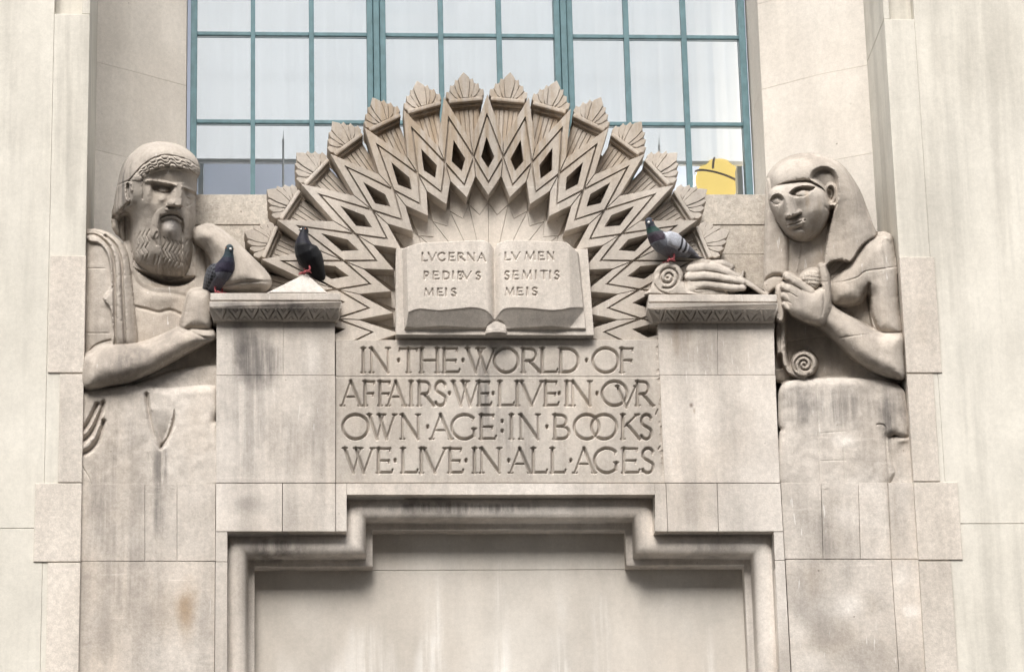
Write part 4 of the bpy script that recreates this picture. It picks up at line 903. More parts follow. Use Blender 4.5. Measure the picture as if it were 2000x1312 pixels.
# head
T0 = tq(-40, 480)
hd = [(231, 430), (221, 420), (222, 396), (231, 347), (241, 316), (257, 296), (277, 280), (299, 274), (325, 273), (350, 279), (372, 291), (386, 307), (392, 325), (391, 338), (387, 347), (385, 377), (383, 396), (384, 425), (381, 452), (383, 474), (384, 498), (380, 523), (374, 543), (350, 555), (320, 552), (291, 541), (262, 522), (253, 503), (252, 469), (255, 435), (250, 420), (240, 420)]
f.pil([(218, 444), (222, 396), (250, 380), (262, 420), (262, 480), (250, 500), (240, 470)], T0 - 35, 8, 8, CAP_, 3)     # hair in the shade of the neck
f.groove([(232, 425), (236, 470)], 3, 4); f.groove([(243, 410), (247, 480)], 3, 4)
f.pil(hd, T0 - 46, 104, 58, CAP_, 4, pw=2.6)
tilt = 0.16 * np.clip(f.U - 335, 0, None) + 0.10 * np.clip(320 - f.U, 0, None)
f.H = np.where(np.isin(f.L, [CAP_]) & (f.H > NEG / 2) & (f.V < 556), f.H - tilt * sstep(f.H - T0, -35, 15), f.H)
f.dent([(212, 448), (214, 396), (232, 360), (246, 352), (258, 346), (262, 352), (256, 362), (246, 400), (236, 420), (222, 440)], 5, 9, 3)
# face mask set back under the head band
bandU = [(252, 352), (259.5, 345), (276, 326), (296, 311.5), (320, 302.5), (345, 305), (369, 312), (391, 325)]
bandL = [(391, 341), (384, 338.5), (367, 331), (347, 327), (328, 325), (311, 328), (296, 333), (284, 341), (277, 352)]
FACE = [(277, 352), (284, 341), (296, 333), (311, 328), (328, 325), (347, 327), (367, 331), (392, 342), (392, 400), (384, 425), (372, 412), (362, 408), (350, 406), (330, 405), (306, 405), (290, 408), (280, 395), (279, 370)]
f.relabel(FACE, BODY, sm=3); sd_ = polysdf(f.U, f.V, spline(FACE, 3))
f.H = np.where(f.H > NEG / 2, f.H - 8 * sstep(sd_, 0, 6) * np.clip((398 - f.V) / 45, 0, 1) * np.clip((f.U - 272) / 26, 0, 1), f.H)
f.groove([(279, 352), (280.5, 372), (279, 388)], 2.4, 2.5)
f.relabel([(253, 352), (256, 435), (252, 469), (253, 503), (262, 524), (291, 544), (320, 556), (350, 558), (376, 548), (386, 523), (388, 425), (372, 412), (362, 408), (350, 406), (330, 405), (306, 405), (290, 408), (280, 395), (279, 352)], BEARD, [CAP_, BODY], 3)
f.relabel([(216, 446), (219, 396), (246, 352), (252, 352), (258, 400), (256, 470), (240, 470)], CAP_, None, 3)
f.groove(bandU, 2.0, 4.5); f.groove([(228, 361), (240, 356), (252, 352), (259, 346)], 2.2, 4)
cu_ = spline(bandU, 10, False); cl_ = spline(bandL[::-1], 10, False)
f.relabel(bandU + bandL, BAND, None, 0)
NW = 90; ss = np.linspace(0.06, 1, NW)
iu = lambda C, x: np.stack([np.interp(x * (len(C) - 1), np.arange(len(C)), C[:, i]) for i in (0, 1)], -1)
A_, B_ = iu(cu_, .14 + .86 * ss), iu(cl_, ss)
f.H = np.where(f.L == BAND, f.H + 2.5, f.H)
for c0, wd, dp in ((.20, 2.0, 4.5), (.52, 1.7, 4.5), (.84, 2.0, 5.5)):
    w_ = c0 + .15 * np.tanh(2.4 * np.sin(2 * math.pi * ss * 6.4 + .4 * c0))
    f.groove(A_ * (1 - w_[:, None]) + B_ * w_[:, None], wd, dp, 0)
f.groove([(277, 353), (283, 341), (296, 333.5), (311, 328.5), (328, 325.5), (347, 327.5), (367, 331.5), (390, 342)], 2.2, 4, 4)
# brows, sockets, eyes
def under(poly, top, dep, fall, ed=3.0):
    P = spline(poly, 5); q = f.sl(P, 3); sd = polysdf(f.U[q], f.V[q], P); tv = np.interp(f.U[q], [a for a, b in top], [b for a, b in top])
    k = sstep(sd, 0, ed) * np.exp(-(np.clip(f.V[q] - tv, 0, None) / fall) ** 2); f.H[q] = np.where(f.H[q] > NEG / 2, f.H[q] - dep * k, f.H[q])
under([(295, 355), (320, 357), (343, 361), (341, 375), (335, 394), (326, 402), (308, 408), (297, 396), (293, 372)], [(295, 354), (320, 357), (343, 361)], 16, 24, 9)
under([(357, 366), (370, 369), (386, 374), (386, 395), (380, 404), (370, 402), (362, 390)], [(357, 365), (386, 374)], 14, 22, 6)
f.ridge([(286, 354), (301, 352.5), (322, 356), (343, 360.5)], 3.6, 5); f.ridge([(357, 364.5), (372, 369), (386, 373.5)], 3.4, 4.5)
f.bump(319, 369, 12, 6.5, 8, 7); f.bump(373, 382, 8.5, 5.5, 14, 6); f.groove([(307, 371), (318, 374.5), (331, 374)], 1.5, 2); f.groove([(365, 385), (373, 387.5), (381, 386)], 1.5, 2)
f.bump(317, 388, 13, 10, -35, 6, 1)
f.bump(291, 380, 9, 26, 0, 4, 1)
f.groove([(366, 402), (376, 396), (384, 384)], 2.2, 4)
# nose: a broad front plane with a steep left cheek side and a cut base
U_, V_ = f.U, f.V
k = np.clip((V_ - 357) / 45, 0, 1.0); lf = 345 - 4.0 * k; rt_ = 356.5 - 2.5 * k; wl_ = 6 + 12 * k; hgt = 6 + 17 * k
on = (V_ > 356) & (V_ < 402.5)
pr = np.where(U_ < lf, np.clip(1 - (lf - U_) / wl_, 0, 1) ** .8, np.where(U_ > rt_, np.clip(1 - (U_ - rt_) / (2.5 + 2 * k), 0, 1), 1.0)) * hgt
f.H = np.where(on & (f.H > NEG / 2), f.H + pr, f.H)
f.bump(334, 396, 7, 6, 20, 8); f.groove([(331, 405), (340, 406.5), (350, 407)], 3.6, 7, 3)
# moustache, mouth arch, beard
f.ridge([(346, 408), (332, 409), (318, 414), (309, 424), (305, 440), (302, 458)], 9, 2.2); f.ridge([(347, 408), (356, 412), (363, 422), (367, 438), (370, 462)], 8, 2.2)
f.bump(338, 409, 16, 5, 0, 4)
ARCH = [(308, 442), (310, 426), (316, 419.5), (328, 416.5), (342, 416.5), (353, 421), (359, 430), (361, 445), (358, 470), (357, 520), (356, 546), (316, 546), (314, 500), (311, 470)]
f.dent(ARCH, 9, 5, 3)
f.ridge([(317, 427), (328, 423.5), (341, 424), (353, 431)], 3.2, 6.5); f.groove([(314, 425), (326, 420), (342, 420), (356, 428)], 2.4, 5)
f.bump(333, 448, 24, 26, 0, 12, 1); f.bump(334, 500, 24, 70, 0, 6, 1)
for c in ([(306, 455), (302, 466), (306, 478)], [(304, 500), (301, 514)]): f.groove(c, 3.5, 3)
zz_ = [(0, 463), (5, 472), (-4, 487), (3, 503), (-5, 514), (-2, 533)]
for i in range(5): f.groove([(320 + 7.6 * i + dx, v + 2.2 * i) for dx, v in zz_], 1.5, 3.4, 0)
zl_ = [(4, 455), (-2, 467), (3, 478), (-4, 491), (2, 501), (-2, 513)]
for i in range(2): f.groove([(363 + 8 * i + dx, v + 12) for dx, v in zl_], 1.3, 2.4, 0)
for i in range(4): f.groove([(262 + 8.8 * i + dx, v - 2.2 * i) for dx, v in zl_], 1.4, 3.0, 0)
f.groove([(357, 450), (361, 480), (364, 520), (362, 540)], 3, 3); f.groove([(372, 412), (376, 430), (374, 470), (377, 520)], 2.2, 3); f.groove([(312, 500), (306, 525), (312, 540)], 2.4, 3)
vb = np.interp(f.U, [250, 265, 300, 320, 385], [512, 524, 533, 537, 538]); f.H = np.where((f.L == BEARD) & (f.V > vb) & (f.V < 560), f.H - 2.2 * (f.V - vb), f.H)
# ear
f.relabel([(247, 356), (256, 352), (259, 366), (258, 392), (252, 397), (246, 386)], BODY, None, 4)
f.dent([(246, 356), (256, 352), (259, 370), (258, 392), (251, 398), (245, 384)], 4, 3, 4); f.ridge([(257, 372), (255, 358), (249, 356), (245.5, 366), (246, 384), (251, 394)], 2.6, 7); f.groove([(252, 362), (251, 376), (253, 386)], 2.6, 5)
f.groove([(220, 424), (233, 414), (246, 401), (254, 396)], 4, 8)
f.groove([(371, 290), (376, 297), (378, 305)], 1.8, 3); 
f.soften(.7); f.weather(.2, 21)
fl_t = thing('bearded_figure', 'carved stone bearded man in a cap with a wavy head band, left of the sunburst', 'statue', W(290, 943, -20))
f.build({BODY: 'body', CAP_: 'cap', BAND: 'head_band', BEARD: 'beard', ROBE: 'robe', ARMR: 'sleeve', LAP: 'skirt'}, {0: M_fig_l, LAP: M_plinth}, fl_t, -170)

# ---------- figure in the head cloth on the right
BODY, CLOTH, COLLAR, CONE, SCROLL, ROBE2, PEN, SCR2 = range(8)
f = Relief((1258, 288, 1792, 946), 0.9, (1620, 560, 0)); tp = f.tp
f.pil([(1496, 560), (1500, 470), (1520, 440), (1600, 430), (1690, 450), (1742, 456), (1752, 527), (1766, 745), (1514, 745), (1511, 590)], tp(-56), 14, 26, BODY, 3)
f.groove([(1537, 668), (1570, 662), (1626, 655)], 1.3, 1.5, 3); f.groove([(1512, 632), (1540, 630)], 1.3, 1.5, 2)
# neck and breast bone
f.pil([(1538, 452), (1560, 440), (1622, 432), (1616, 470), (1612, 522), (1600, 545), (1545, 548), (1539, 500)], tp(-34), 12, 12, BODY, 3)
f.groove([(1563, 470), (1561, 500), (1556, 530)], 2.4, -2.2); f.bump(1590, 500, 18, 30, 0, 5, 1)
# collar
for P in ([(1608, 522), (1625, 510), (1645, 507), (1662, 510), (1652, 528), (1636, 542), (1619, 551), (1610, 545)], [(1490, 560), (1497, 546), (1512, 539), (1530, 542), (1526, 556), (1512, 566), (1500, 574)]): f.pil(P, tp(-26), 7, 7, COLLAR, 4)
f.groove([(1615, 541), (1632, 530), (1645, 515), (1650, 509)], 1.6, 3); f.groove([(1612, 532), (1625, 522), (1634, 511)], 1.2, 2)
for k in range(9): f.groove([(1613 + 4.6 * k, 548 - 4 * k), (1620 + 4.4 * k, 530 - 3.2 * k)], .9, 1.2, 2)
# shoulder, upper arm, breast
f.pil([(1617, 556), (1634, 536), (1650, 520), (1662, 505), (1678, 484), (1692, 468), (1712, 461), (1732, 455), (1742, 459), (1747, 480), (1753, 527), (1757, 600), (1764, 655), (1714, 652), (1700, 620), (1696, 575), (1684, 590), (1660, 599), (1636, 600), (1621, 592)], tp(-30), 38, 34, BODY, 4)
f.groove([(1697, 556), (1698, 590), (1704, 622), (1716, 648)], 5, 13); f.groove([(1622, 596), (1650, 597), (1676, 588), (1694, 562)], 5, 7)
f.groove([(1622, 553), (1650, 549), (1676, 541), (1690, 530), (1730, 524), (1752, 521)], 1.6, 3.2, 3); f.bump(1655, 570, 30, 22, -10, 5, 1)
f.dent([(1722, 470), (1736, 466), (1746, 486), (1750, 520), (1730, 524), (1724, 500)], 3, 4, 4)
# forearm rising to the fist
f.pil([(1540, 612), (1556, 600), (1600, 580), (1617, 585), (1630, 598), (1667, 620), (1714, 646), (1762, 651), (1766, 690), (1767, 738), (1744, 740), (1709, 728), (1671, 703), (1637, 673), (1612, 650), (1590, 634), (1565, 626)], tp(-20), 48, 34, BODY, 4)
f.groove([(1640, 659), (1690, 652), (1762, 648)], 1.4, 2.6, 3); f.groove([(1695, 649), (1695, 655)], 1.2, 2.4, 2); f.bump(1690, 690, 50, 24, 35, 4, 1)
# fist holding a pine cone
f.pil([(1561, 545), (1566, 534), (1580, 526), (1598, 525), (1604, 535), (1604, 556), (1592, 566), (1574, 560)], tp(12), 20, 13, CONE, 5)
for a in range(-3, 6):
    f.groove([(1558 + 5.2 * (a + 3), 528), (1561 + 5.0 * (a + 3), 545), (1563 + 4.8 * (a + 3), 562)], 1.2, 2.8, 3, lab=None)
for b in range(4): f.groove([(1562, 536 + 7 * b), (1582, 533 + 7.5 * b), (1604, 537 + 7 * b)], 1.2, 2.4, 3)
f.pil([(1533, 560), (1541, 552), (1556, 552), (1572, 560), (1590, 566), (1602, 560), (1616, 560), (1622, 580), (1622, 606), (1610, 634), (1585, 634), (1560, 624), (1540, 610), (1533, 592)], tp(12), 30, 22, BODY, 4)
f.cap([(1538, 540, 0), (1552, 549, 4), (1568, 560, 2), (1584, 570, 0)], [8.2, 8.5, 8.5, 8], tp(26), BODY); f.cap([(1533, 559, 0), (1544, 564, 4), (1560, 574, 2)], [8.2, 8.5, 8], tp(26), BODY)
f.cap([(1533, 577, 0), (1543, 583, 3), (1556, 590, 2)], [7.6, 8, 7.5], tp(25), BODY); f.cap([(1534, 594, 0), (1541, 600, 3), (1552, 606, 0)], [6.4, 7, 6.5], tp(24), BODY)
f.cap([(1606, 522, 0), (1611, 540, 2), (1613, 560, 0), (1612, 585, -4)], [7.5, 8.4, 9, 11], tp(24), BODY)
f.groove([(1537, 549), (1552, 557), (1566, 566)], 1.6, 3, 3); f.groove([(1534, 568), (1546, 573), (1558, 580)], 1.6, 3, 3); f.groove([(1535, 586), (1546, 592)], 1.6, 3, 3)
f.bump(1585, 596, 24, 22, 0, 5, 1); f.groove([(1604, 549), (1614, 551), (1622, 549)], 1.2, 1.6, 3); f.groove([(1606, 560), (1610, 585), (1606, 615)], 3, 2)
# lap block
f.pil([(1521, 790), (1522, 764), (1530, 748), (1548, 740), (1590, 737), (1640, 736), (1700, 738), (1740, 745), (1762, 758), (1768, 780), (1773, 850), (1734, 850), (1734, 946), (1524, 946), (1523, 850), (1527, 836), (1522, 826)], tp(-20), 15, 17, ROBE2, 3)
f.pil([(1731, 856), (1745, 850), (1775, 848), (1782, 856), (1788, 947), (1734, 947)], tp(-23), 8, 8, ROBE2, 3)
f.bump(1762, 856, 18, 9, -6, 4, 1)
f.groove([(1596, 750), (1599, 846), (1604, 946)], 1.6, 1.6, 2); f.groove([(1641, 750), (1646, 846), (1652, 946)], 1.6, 1.6, 2); f.groove([(1712, 826), (1722, 826), (1729, 834), (1730, 870), (1735, 946)], 2.6, 3.4, 4)
f.groove([(1600, 842), (1652, 838)], 1.1, 1.2, 2); f.groove([(1603, 894), (1652, 893)], 1.1, 1.2, 2)
# head cloth
T1 = float(tp(-40, np.array([[480.]]))[0, 0])
f.pil([(1491, 546), (1492, 470), (1493, 400), (1494, 356), (1506, 345), (1530, 400), (1541, 458), (1541, 530), (1538, 542), (1516, 540), (1500, 545)], tp(-34), 20, 12, CLOTH, 3)
NEM = [(1494, 362), (1495, 346), (1499, 334), (1511, 318), (1530, 305), (1553, 297), (1582, 295), (1610, 301), (1634, 310), (1650, 323), (1667, 346), (1683, 374), (1697, 412), (1707, 440), (1713, 458), (1694, 470), (1678, 486), (1661, 511), (1640, 508), (1624, 511), (1610, 519), (1612, 484), (1620, 446), (1627, 412), (1622, 400), (1560, 420), (1505, 420)]
BIG = [(1494, 400), (1495, 346), (1499, 334), (1511, 318), (1530, 305), (1553, 297), (1582, 295), (1610, 301), (1634, 310), (1650, 323), (1667, 346), (1683, 374), (1697, 412), (1709, 440), (1722, 475), (1732, 520), (1740, 600), (1738, 660), (1600, 680), (1520, 640), (1500, 520)]
f.pil(BIG, T1 - 52, 92, 62, CLOTH, 4, pw=2.1, clip=NEM)
low = sstep(f.V, 330, 520); f.H = np.where((f.L == CLOTH) & (f.U > 1600) & (f.H > NEG / 2), f.H * (1 - low) + (tp(-14) + 22 - .0035 * (f.U - 1645) ** 2) * low, f.H)
f.pil([(1604, 396), (1642, 392), (1640, 420), (1628, 440), (1610, 480), (1600, 460)], T1 - 16, 4, 4, CLOTH, 3)
# ear scoop in the cloth
SC = [(1580, 350), (1582, 336), (1592, 326), (1609, 321.5), (1626, 326), (1637, 341), (1640, 362), (1638, 390), (1632, 400), (1612, 400), (1606, 372), (1592, 357)]
f.dent(SC, 22, 10, 4)
# face
FACE = [(1500.5, 380), (1504, 372), (1511, 364.5), (1527, 357), (1549, 352.5), (1577, 351), (1590, 356), (1609, 369), (1619, 390), (1622, 410), (1617, 427), (1605, 450), (1587, 466), (1568, 473), (1549, 469), (1534, 460), (1521, 441), (1511, 421), (1503, 400)]
f.pil(FACE, T1 + 8, 52, 42, BODY, 4, True, 2.5)
f.groove([(1500, 381), (1504, 372), (1511, 364.5), (1527, 357), (1549, 352), (1577, 350.5), (1590, 355), (1602, 363), (1611, 370)], 1.6, 1.5, 4)
def sock(poly, dep, ed):
    P = spline(poly, 5); q = f.sl(P, 3); sd = polysdf(f.U[q], f.V[q], P); f.H[q] = np.where(f.H[q] > NEG / 2, f.H[q] - dep * sstep(sd, 0, ed), f.H[q])
sock([(1541, 377), (1547, 370), (1556, 365), (1572, 362), (1592, 364), (1590, 370), (1580, 380), (1566, 386), (1553, 387), (1545, 384)], 9, 6)
sock([(1503.5, 392), (1506, 384), (1512, 379), (1520, 378), (1529, 383), (1531, 390), (1526, 398), (1516, 402), (1508, 400)], 8.5, 5)
f.ridge([(1542, 374), (1550, 367), (1560, 362.5), (1574, 360.5), (1591, 362.5)], 2.4, 1.4); f.ridge([(1504, 386), (1508, 379.5), (1517, 376), (1527, 379.5), (1531, 386)], 2.4, 1.4)
under([(1541, 377), (1547, 370), (1556, 365), (1572, 362), (1592, 364), (1590, 370), (1580, 380), (1566, 386), (1553, 387), (1545, 384)], [(1541, 375), (1550, 367.5), (1572, 362), (1592, 364)], 12, 10, 2.5)
under([(1503.5, 392), (1506, 384), (1512, 379), (1520, 378), (1529, 383), (1531, 390), (1526, 398), (1516, 402), (1508, 400)], [(1503, 388), (1508, 381), (1518, 377.5), (1529, 383)], 11, 9, 2.5)
f.bump(1566, 376, 14, 6.4, -8, 5.5); f.bump(1518, 392, 10, 7, 0, 5)
for pts in ([(1551, 380), (1557, 372.5), (1567, 369.5), (1580, 371), (1587, 369)], [(1550, 379), (1557, 371.5), (1568, 368.5), (1582, 369.5)], [(1551, 380), (1560, 383), (1572, 382), (1581, 376.5)], [(1508, 393), (1512, 386.5), (1519, 385), (1527, 390)], [(1509, 395), (1516, 399), (1525, 396)]): f.groove(pts, 1.5, 3, 4)
k = np.clip((f.V - 378) / 44, 0, 1); cu0 = 1538.5 + 9.5 * k; hw = 8 + 3.5 * k; slp = -.13
base_v = 423.5 - (f.U - 1545) * .38 - np.clip(1540 - f.U, 0, None) * .3
on = (f.V > 372) & (f.V < base_v); dd = np.abs(f.U - cu0)
pr = np.where(dd < hw - 3, 1, np.clip(1 - (dd - hw + 3) / (4 + 3 * k), 0, 1)) * (2 + 20 * k ** 1.2) * sstep(f.V, 372, 384)
f.H = np.where(on & (f.H > NEG / 2) & (f.L == BODY), f.H + pr, f.H)
f.bump(1561, 414, 5.5, 5, -20, 6); f.bump(1536.5, 420, 4.5, 4.5, 0, 5); f.groove([(1537, 426.5), (1549, 426), (1563, 417.5)], 3, 6, 3)
f.bump(1545, 385, 5, 12, -8, 3, 1)
f.bump(1554, 437, 19, 9, -17, 5, 1)
f.ridge([(1540, 438), (1546, 433.5), (1550, 434), (1556, 431.5), (1569, 430)], 3.0, 4, 4); f.groove([(1537, 441), (1546, 438), (1553, 437), (1562, 433), (1572, 430)], 2.0, 5, 4); f.ridge([(1541, 443), (1549, 442.5), (1560, 438.5), (1568, 433.5)], 3.8, 4.5, 4); f.groove([(1544, 449), (1553, 448), (1563, 443)], 3, 3, 3)
f.bump(1559, 457, 12.5, 9.5, -12, 7); f.bump(1590, 412, 24, 30, 20, 5, 1); f.bump(1520, 415, 10, 18, 0, 3, 1)
f.groove([(1606, 395), (1606, 420), (1600, 446)], 4, -1.6)
# ears
f.pil([(1608, 372), (1611, 360), (1620, 354), (1630, 357), (1636, 368), (1637, 385), (1632, 400), (1625, 407), (1618, 404), (1613, 392)], T1 + 6, 17, 8, BODY, 4)
f.dent([(1614, 373), (1618, 362), (1626, 361), (1631, 371), (1630, 386), (1624, 393), (1617, 388)], 11, 4, 4); f.ridge([(1619, 368), (1625, 372), (1624, 384)], 2, 4); f.bump(1621, 398, 5, 5, 0, 3)
f.groove([(1613, 404), (1620, 412), (1626, 410)], 4, 5); f.groove([(1634, 398), (1628, 410), (1622, 430), (1617, 455)], 3, 5)
f.pil([(1504, 404), (1510, 408), (1515, 420), (1520, 434), (1521, 441), (1515, 440), (1508, 430)], T1 + 6, 12, 4, BODY, 4)
f.groove([(1496, 352), (1499, 380), (1502, 410)], 2, 3)
# scroll: upper volute, sheet end and lower volute
def volute(cx, cy_, r, turns, a0, base, hh, sgn=1, lab=4):
    f.pil([(cx + r * math.cos(a), cy_ + r * math.sin(a)) for a in np.linspace(0, 2 * math.pi, 28)[:-1]], base, hh, 5, lab, 0)
    n = 90; th = np.linspace(0, turns * 2 * math.pi, n); rr = (r - 6.5) * (1 - np.linspace(0, 1, n) * .93)
    f.groove([(cx + q * math.cos(a0 + sgn * t), cy_ + q * math.sin(a0 + sgn * t)) for q, t in zip(rr, th)], 2.7, 8.5, 0)
f.pil([(1266, 577), (1271, 566), (1277, 552), (1279, 540), (1300, 530), (1335, 548), (1348, 566), (1372, 577)], tp(2), 24, 6, SCROLL, 3)
volute(1307.5, 541, 29, 2.1, math.pi * .62, tp(6), 18, -1)
f.groove([(1282, 556), (1292, 568), (1312, 575), (1340, 577)], 2.4, 5, 4)
f.pil([(1515, 566), (1524, 556), (1532, 552), (1536, 580), (1536, 600), (1532, 627), (1517, 627), (1514, 600)], tp(4), 16, 6, SCR2, 3)
f.pil([(1516, 620), (1535, 620), (1536, 660), (1537, 690), (1541, 708), (1550, 722), (1563, 731), (1577, 733), (1573, 741), (1556, 737), (1540, 728), (1530, 712), (1526, 690), (1518, 690)], tp(-22), 14, 5, SCR2, 3)
f.dent([(1512, 630), (1527, 630), (1527, 700), (1532, 716), (1522, 720), (1512, 712)], 7, 3, 3)
volute(1571.5, 710, 25.5, 2.0, math.pi * .8, tp(-20), 19, 1, SCR2)
# writing hand on the sheet, and the reed pen
f.pil([(1333, 580), (1335, 552), (1340, 534), (1350, 522), (1366, 515), (1390, 517), (1410, 522), (1412, 560), (1408, 580)], tp(-8), 30, 20, BODY, 4)
f.cap([(1352, 526, -2), (1378, 522, 6), (1400, 525, 6), (1424, 533, 3), (1447, 543, -4)], [10, 9.5, 8.6, 8, 5.5], tp(10), BODY)
f.cap([(1348, 541, 0), (1378, 538, 8), (1402, 541, 8), (1428, 546, 6), (1451, 550, 0)], [9.5, 9.2, 8.5, 7.6, 6], tp(12), BODY)
f.cap([(1355, 558, 0), (1380, 555, 6), (1408, 559, 8), (1432, 562, 6), (1452, 562, 3)], [9, 8.8, 8.2, 7.6, 6.2], tp(11), BODY)
f.cap([(1360, 574, 0), (1390, 572, 4), (1416, 574, 3)], [8.5, 8, 7], tp(8), BODY)
f.cap([(1392, 514, 0), (1412, 514, 2), (1428, 520, 0)], [6, 7, 5.5], tp(-6), BODY)
for pts in ([(1354, 533), (1380, 530.5), (1404, 533), (1440, 544)], [(1352, 550), (1380, 547), (1408, 550), (1446, 556)], [(1362, 566), (1390, 564), (1416, 567)]): f.groove(pts, 1.7, 4, 3)
f.cap([(1448, 545, 2), (1470, 558, 0), (1498, 577, -4)], [5, 5, 4], tp(8), PEN)
f.cap([(1452, 530, 0), (1449, 544, 0)], [2.0, 2.6], tp(10), PEN)
f.soften(.7); f.weather(.2, 22)
fr_t = thing('scribe_figure', 'carved stone figure in a smooth Egyptian head cloth holding a pine cone beside a scroll', 'statue', W(1640, 943, -20))
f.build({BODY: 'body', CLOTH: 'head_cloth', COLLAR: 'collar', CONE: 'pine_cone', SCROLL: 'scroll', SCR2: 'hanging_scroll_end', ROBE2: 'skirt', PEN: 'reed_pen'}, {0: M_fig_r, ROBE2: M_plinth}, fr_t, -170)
# ------------------------------------------------------------------ pigeons
def feather_mat(name, rough=0.55, sheen=0.25):
    t = NT(name); a = t.n('ShaderNodeVertexColor', layer_name='Col')
    tc = t.n('ShaderNodeTexCoord'); nz = t.n('ShaderNodeTexNoise'); nz.inputs['Scale'].default_value = 160; nz.inputs['Detail'].default_value = 4
    t.l(tc.outputs['Object'], nz.inputs['Vector'])
    c = t.mix(1.0, a.outputs['Color'], t.mix(t.ramp(nz.outputs['Fac'], .3, .7, 0, 1), (.8, .8, .8), (1.15, 1.15, 1.15)), 'MULTIPLY')
    t.l(c, t.b.inputs['Base Color']); t.b.inputs['Roughness'].default_value = rough
    t.b.inputs['Specular IOR Level'].default_value = .18; t.b.inputs['Sheen Weight'].default_value = sheen * .4; t.l(t.bump(nz.outputs['Fac'], .35, .003), t.b.inputs['Normal'])
    return t.m
M_feather = feather_mat('pigeon feathers')
M_leg = plain('pink pigeon leg', (0.40, 0.10, 0.11), .6, .3, .1)
M_eye = plain('pigeon eye', (0.30, 0.10, 0.03), .2, .5, .05)
M_cere = plain('pale pigeon cere', (0.75, 0.74, 0.72), .6, .3, .05); M_beak = plain('dark pigeon beak', (0.05, 0.048, 0.05), .5, .3, .05)
def ell_ring(bm, c, ax, side, up, a, b, n=16):
    return [bm.verts.new(tuple(np.array(c) + side * a * math.cos(2 * math.pi * k / n) + up * b * math.sin(2 * math.pi * k / n))) for k in range(n)]
def loft(bm, secs, n=16):
    """secs: (centre xyz, half width across y, half height in the section plane)"""
    C = [np.array(q[0], float) for q in secs]; rings = []
    for i, q in enumerate(secs):
        ax = C[min(i + 1, len(C) - 1)] - C[max(i - 1, 0)]; ax /= np.linalg.norm(ax)
        sd = q[3] if len(q) > 3 else np.array([0., 1., 0.]); sd = np.array(sd, float); sd -= ax * (sd @ ax); sd /= np.linalg.norm(sd); up = np.cross(ax, sd)
        rings.append(ell_ring(bm, C[i], ax, sd, up, q[1], q[2], n))
    for i in range(len(rings) - 1):
        for k in range(n): bm.faces.new([rings[i][k], rings[i][(k + 1) % n], rings[i + 1][(k + 1) % n], rings[i + 1][k]])
    bm.faces.new(rings[0][::-1]); bm.faces.new(rings[-1])
def pigeon_body():
    bm = bmesh.new()
    loft(bm, [((-.185, 0, .052), .026, .005), ((-.15, 0, .066), .027, .007), ((-.105, 0, .086), .026, .012), ((-.075, 0, .103), .036, .026), ((-.04, 0, .121), .050, .043), ((0, 0, .142), .058, .053), ((.035, 0, .163), .058, .056), ((.062, 0, .188), .049, .049), ((.076, 0, .213), .037, .038), ((.082, 0, .236), .027, .029), ((.086, 0, .254), .0225, .025), ((.089, 0, .270), .0225, .0245), ((.090, 0, .284), .0195, .0205), ((.089, 0, .294), .010, .011)])
    loft(bm, [((.085, 0, .268), .017, .017), ((.100, 0, .266), .014, .0145), ((.110, 0, .263), .008, .009)], 12)
    for s in (-1, 1):   # folded wings lying on the flanks
        loft(bm, [((.052, s * .040, .186), .010, .016, (0, 1, 0)), ((.030, s * .052, .176), .013, .033, (0, 1, 0)), ((-.005, s * .056, .154), .013, .040, (0, 1, 0)), ((-.045, s * .047, .132), .012, .033, (0, 1, 0)), ((-.085, s * .033, .110), .010, .022, (0, 1, 0)), ((-.125, s * .022, .089), .007, .012, (0, 1, 0)), ((-.152, s * .014, .076), .004, .005, (0, 1, 0))], 14)
    bmesh.ops.recalc_face_normals(bm, faces=bm.faces)
    me = bpy.data.meshes.new('tmp'); bm.to_mesh(me); bm.free(); o = bpy.data.objects.new('tmp', me); COL.objects.link(o)
    m = o.modifiers.new('r', 'REMESH'); m.mode = 'VOXEL'; m.voxel_size = .0032
    m2 = o.modifiers.new('s', 'SMOOTH'); m2.iterations = 4; m2.factor = .5
    dg = bpy.context.evaluated_depsgraph_get(); ev = bpy.data.meshes.new_from_object(o.evaluated_get(dg))
    bpy.data.objects.remove(o); bpy.data.meshes.remove(me); return ev
PIG = pigeon_body(); pv = np.zeros(len(PIG.vertices) * 3); PIG.vertices.foreach_get('co', pv); pv = pv.reshape(-1, 3)
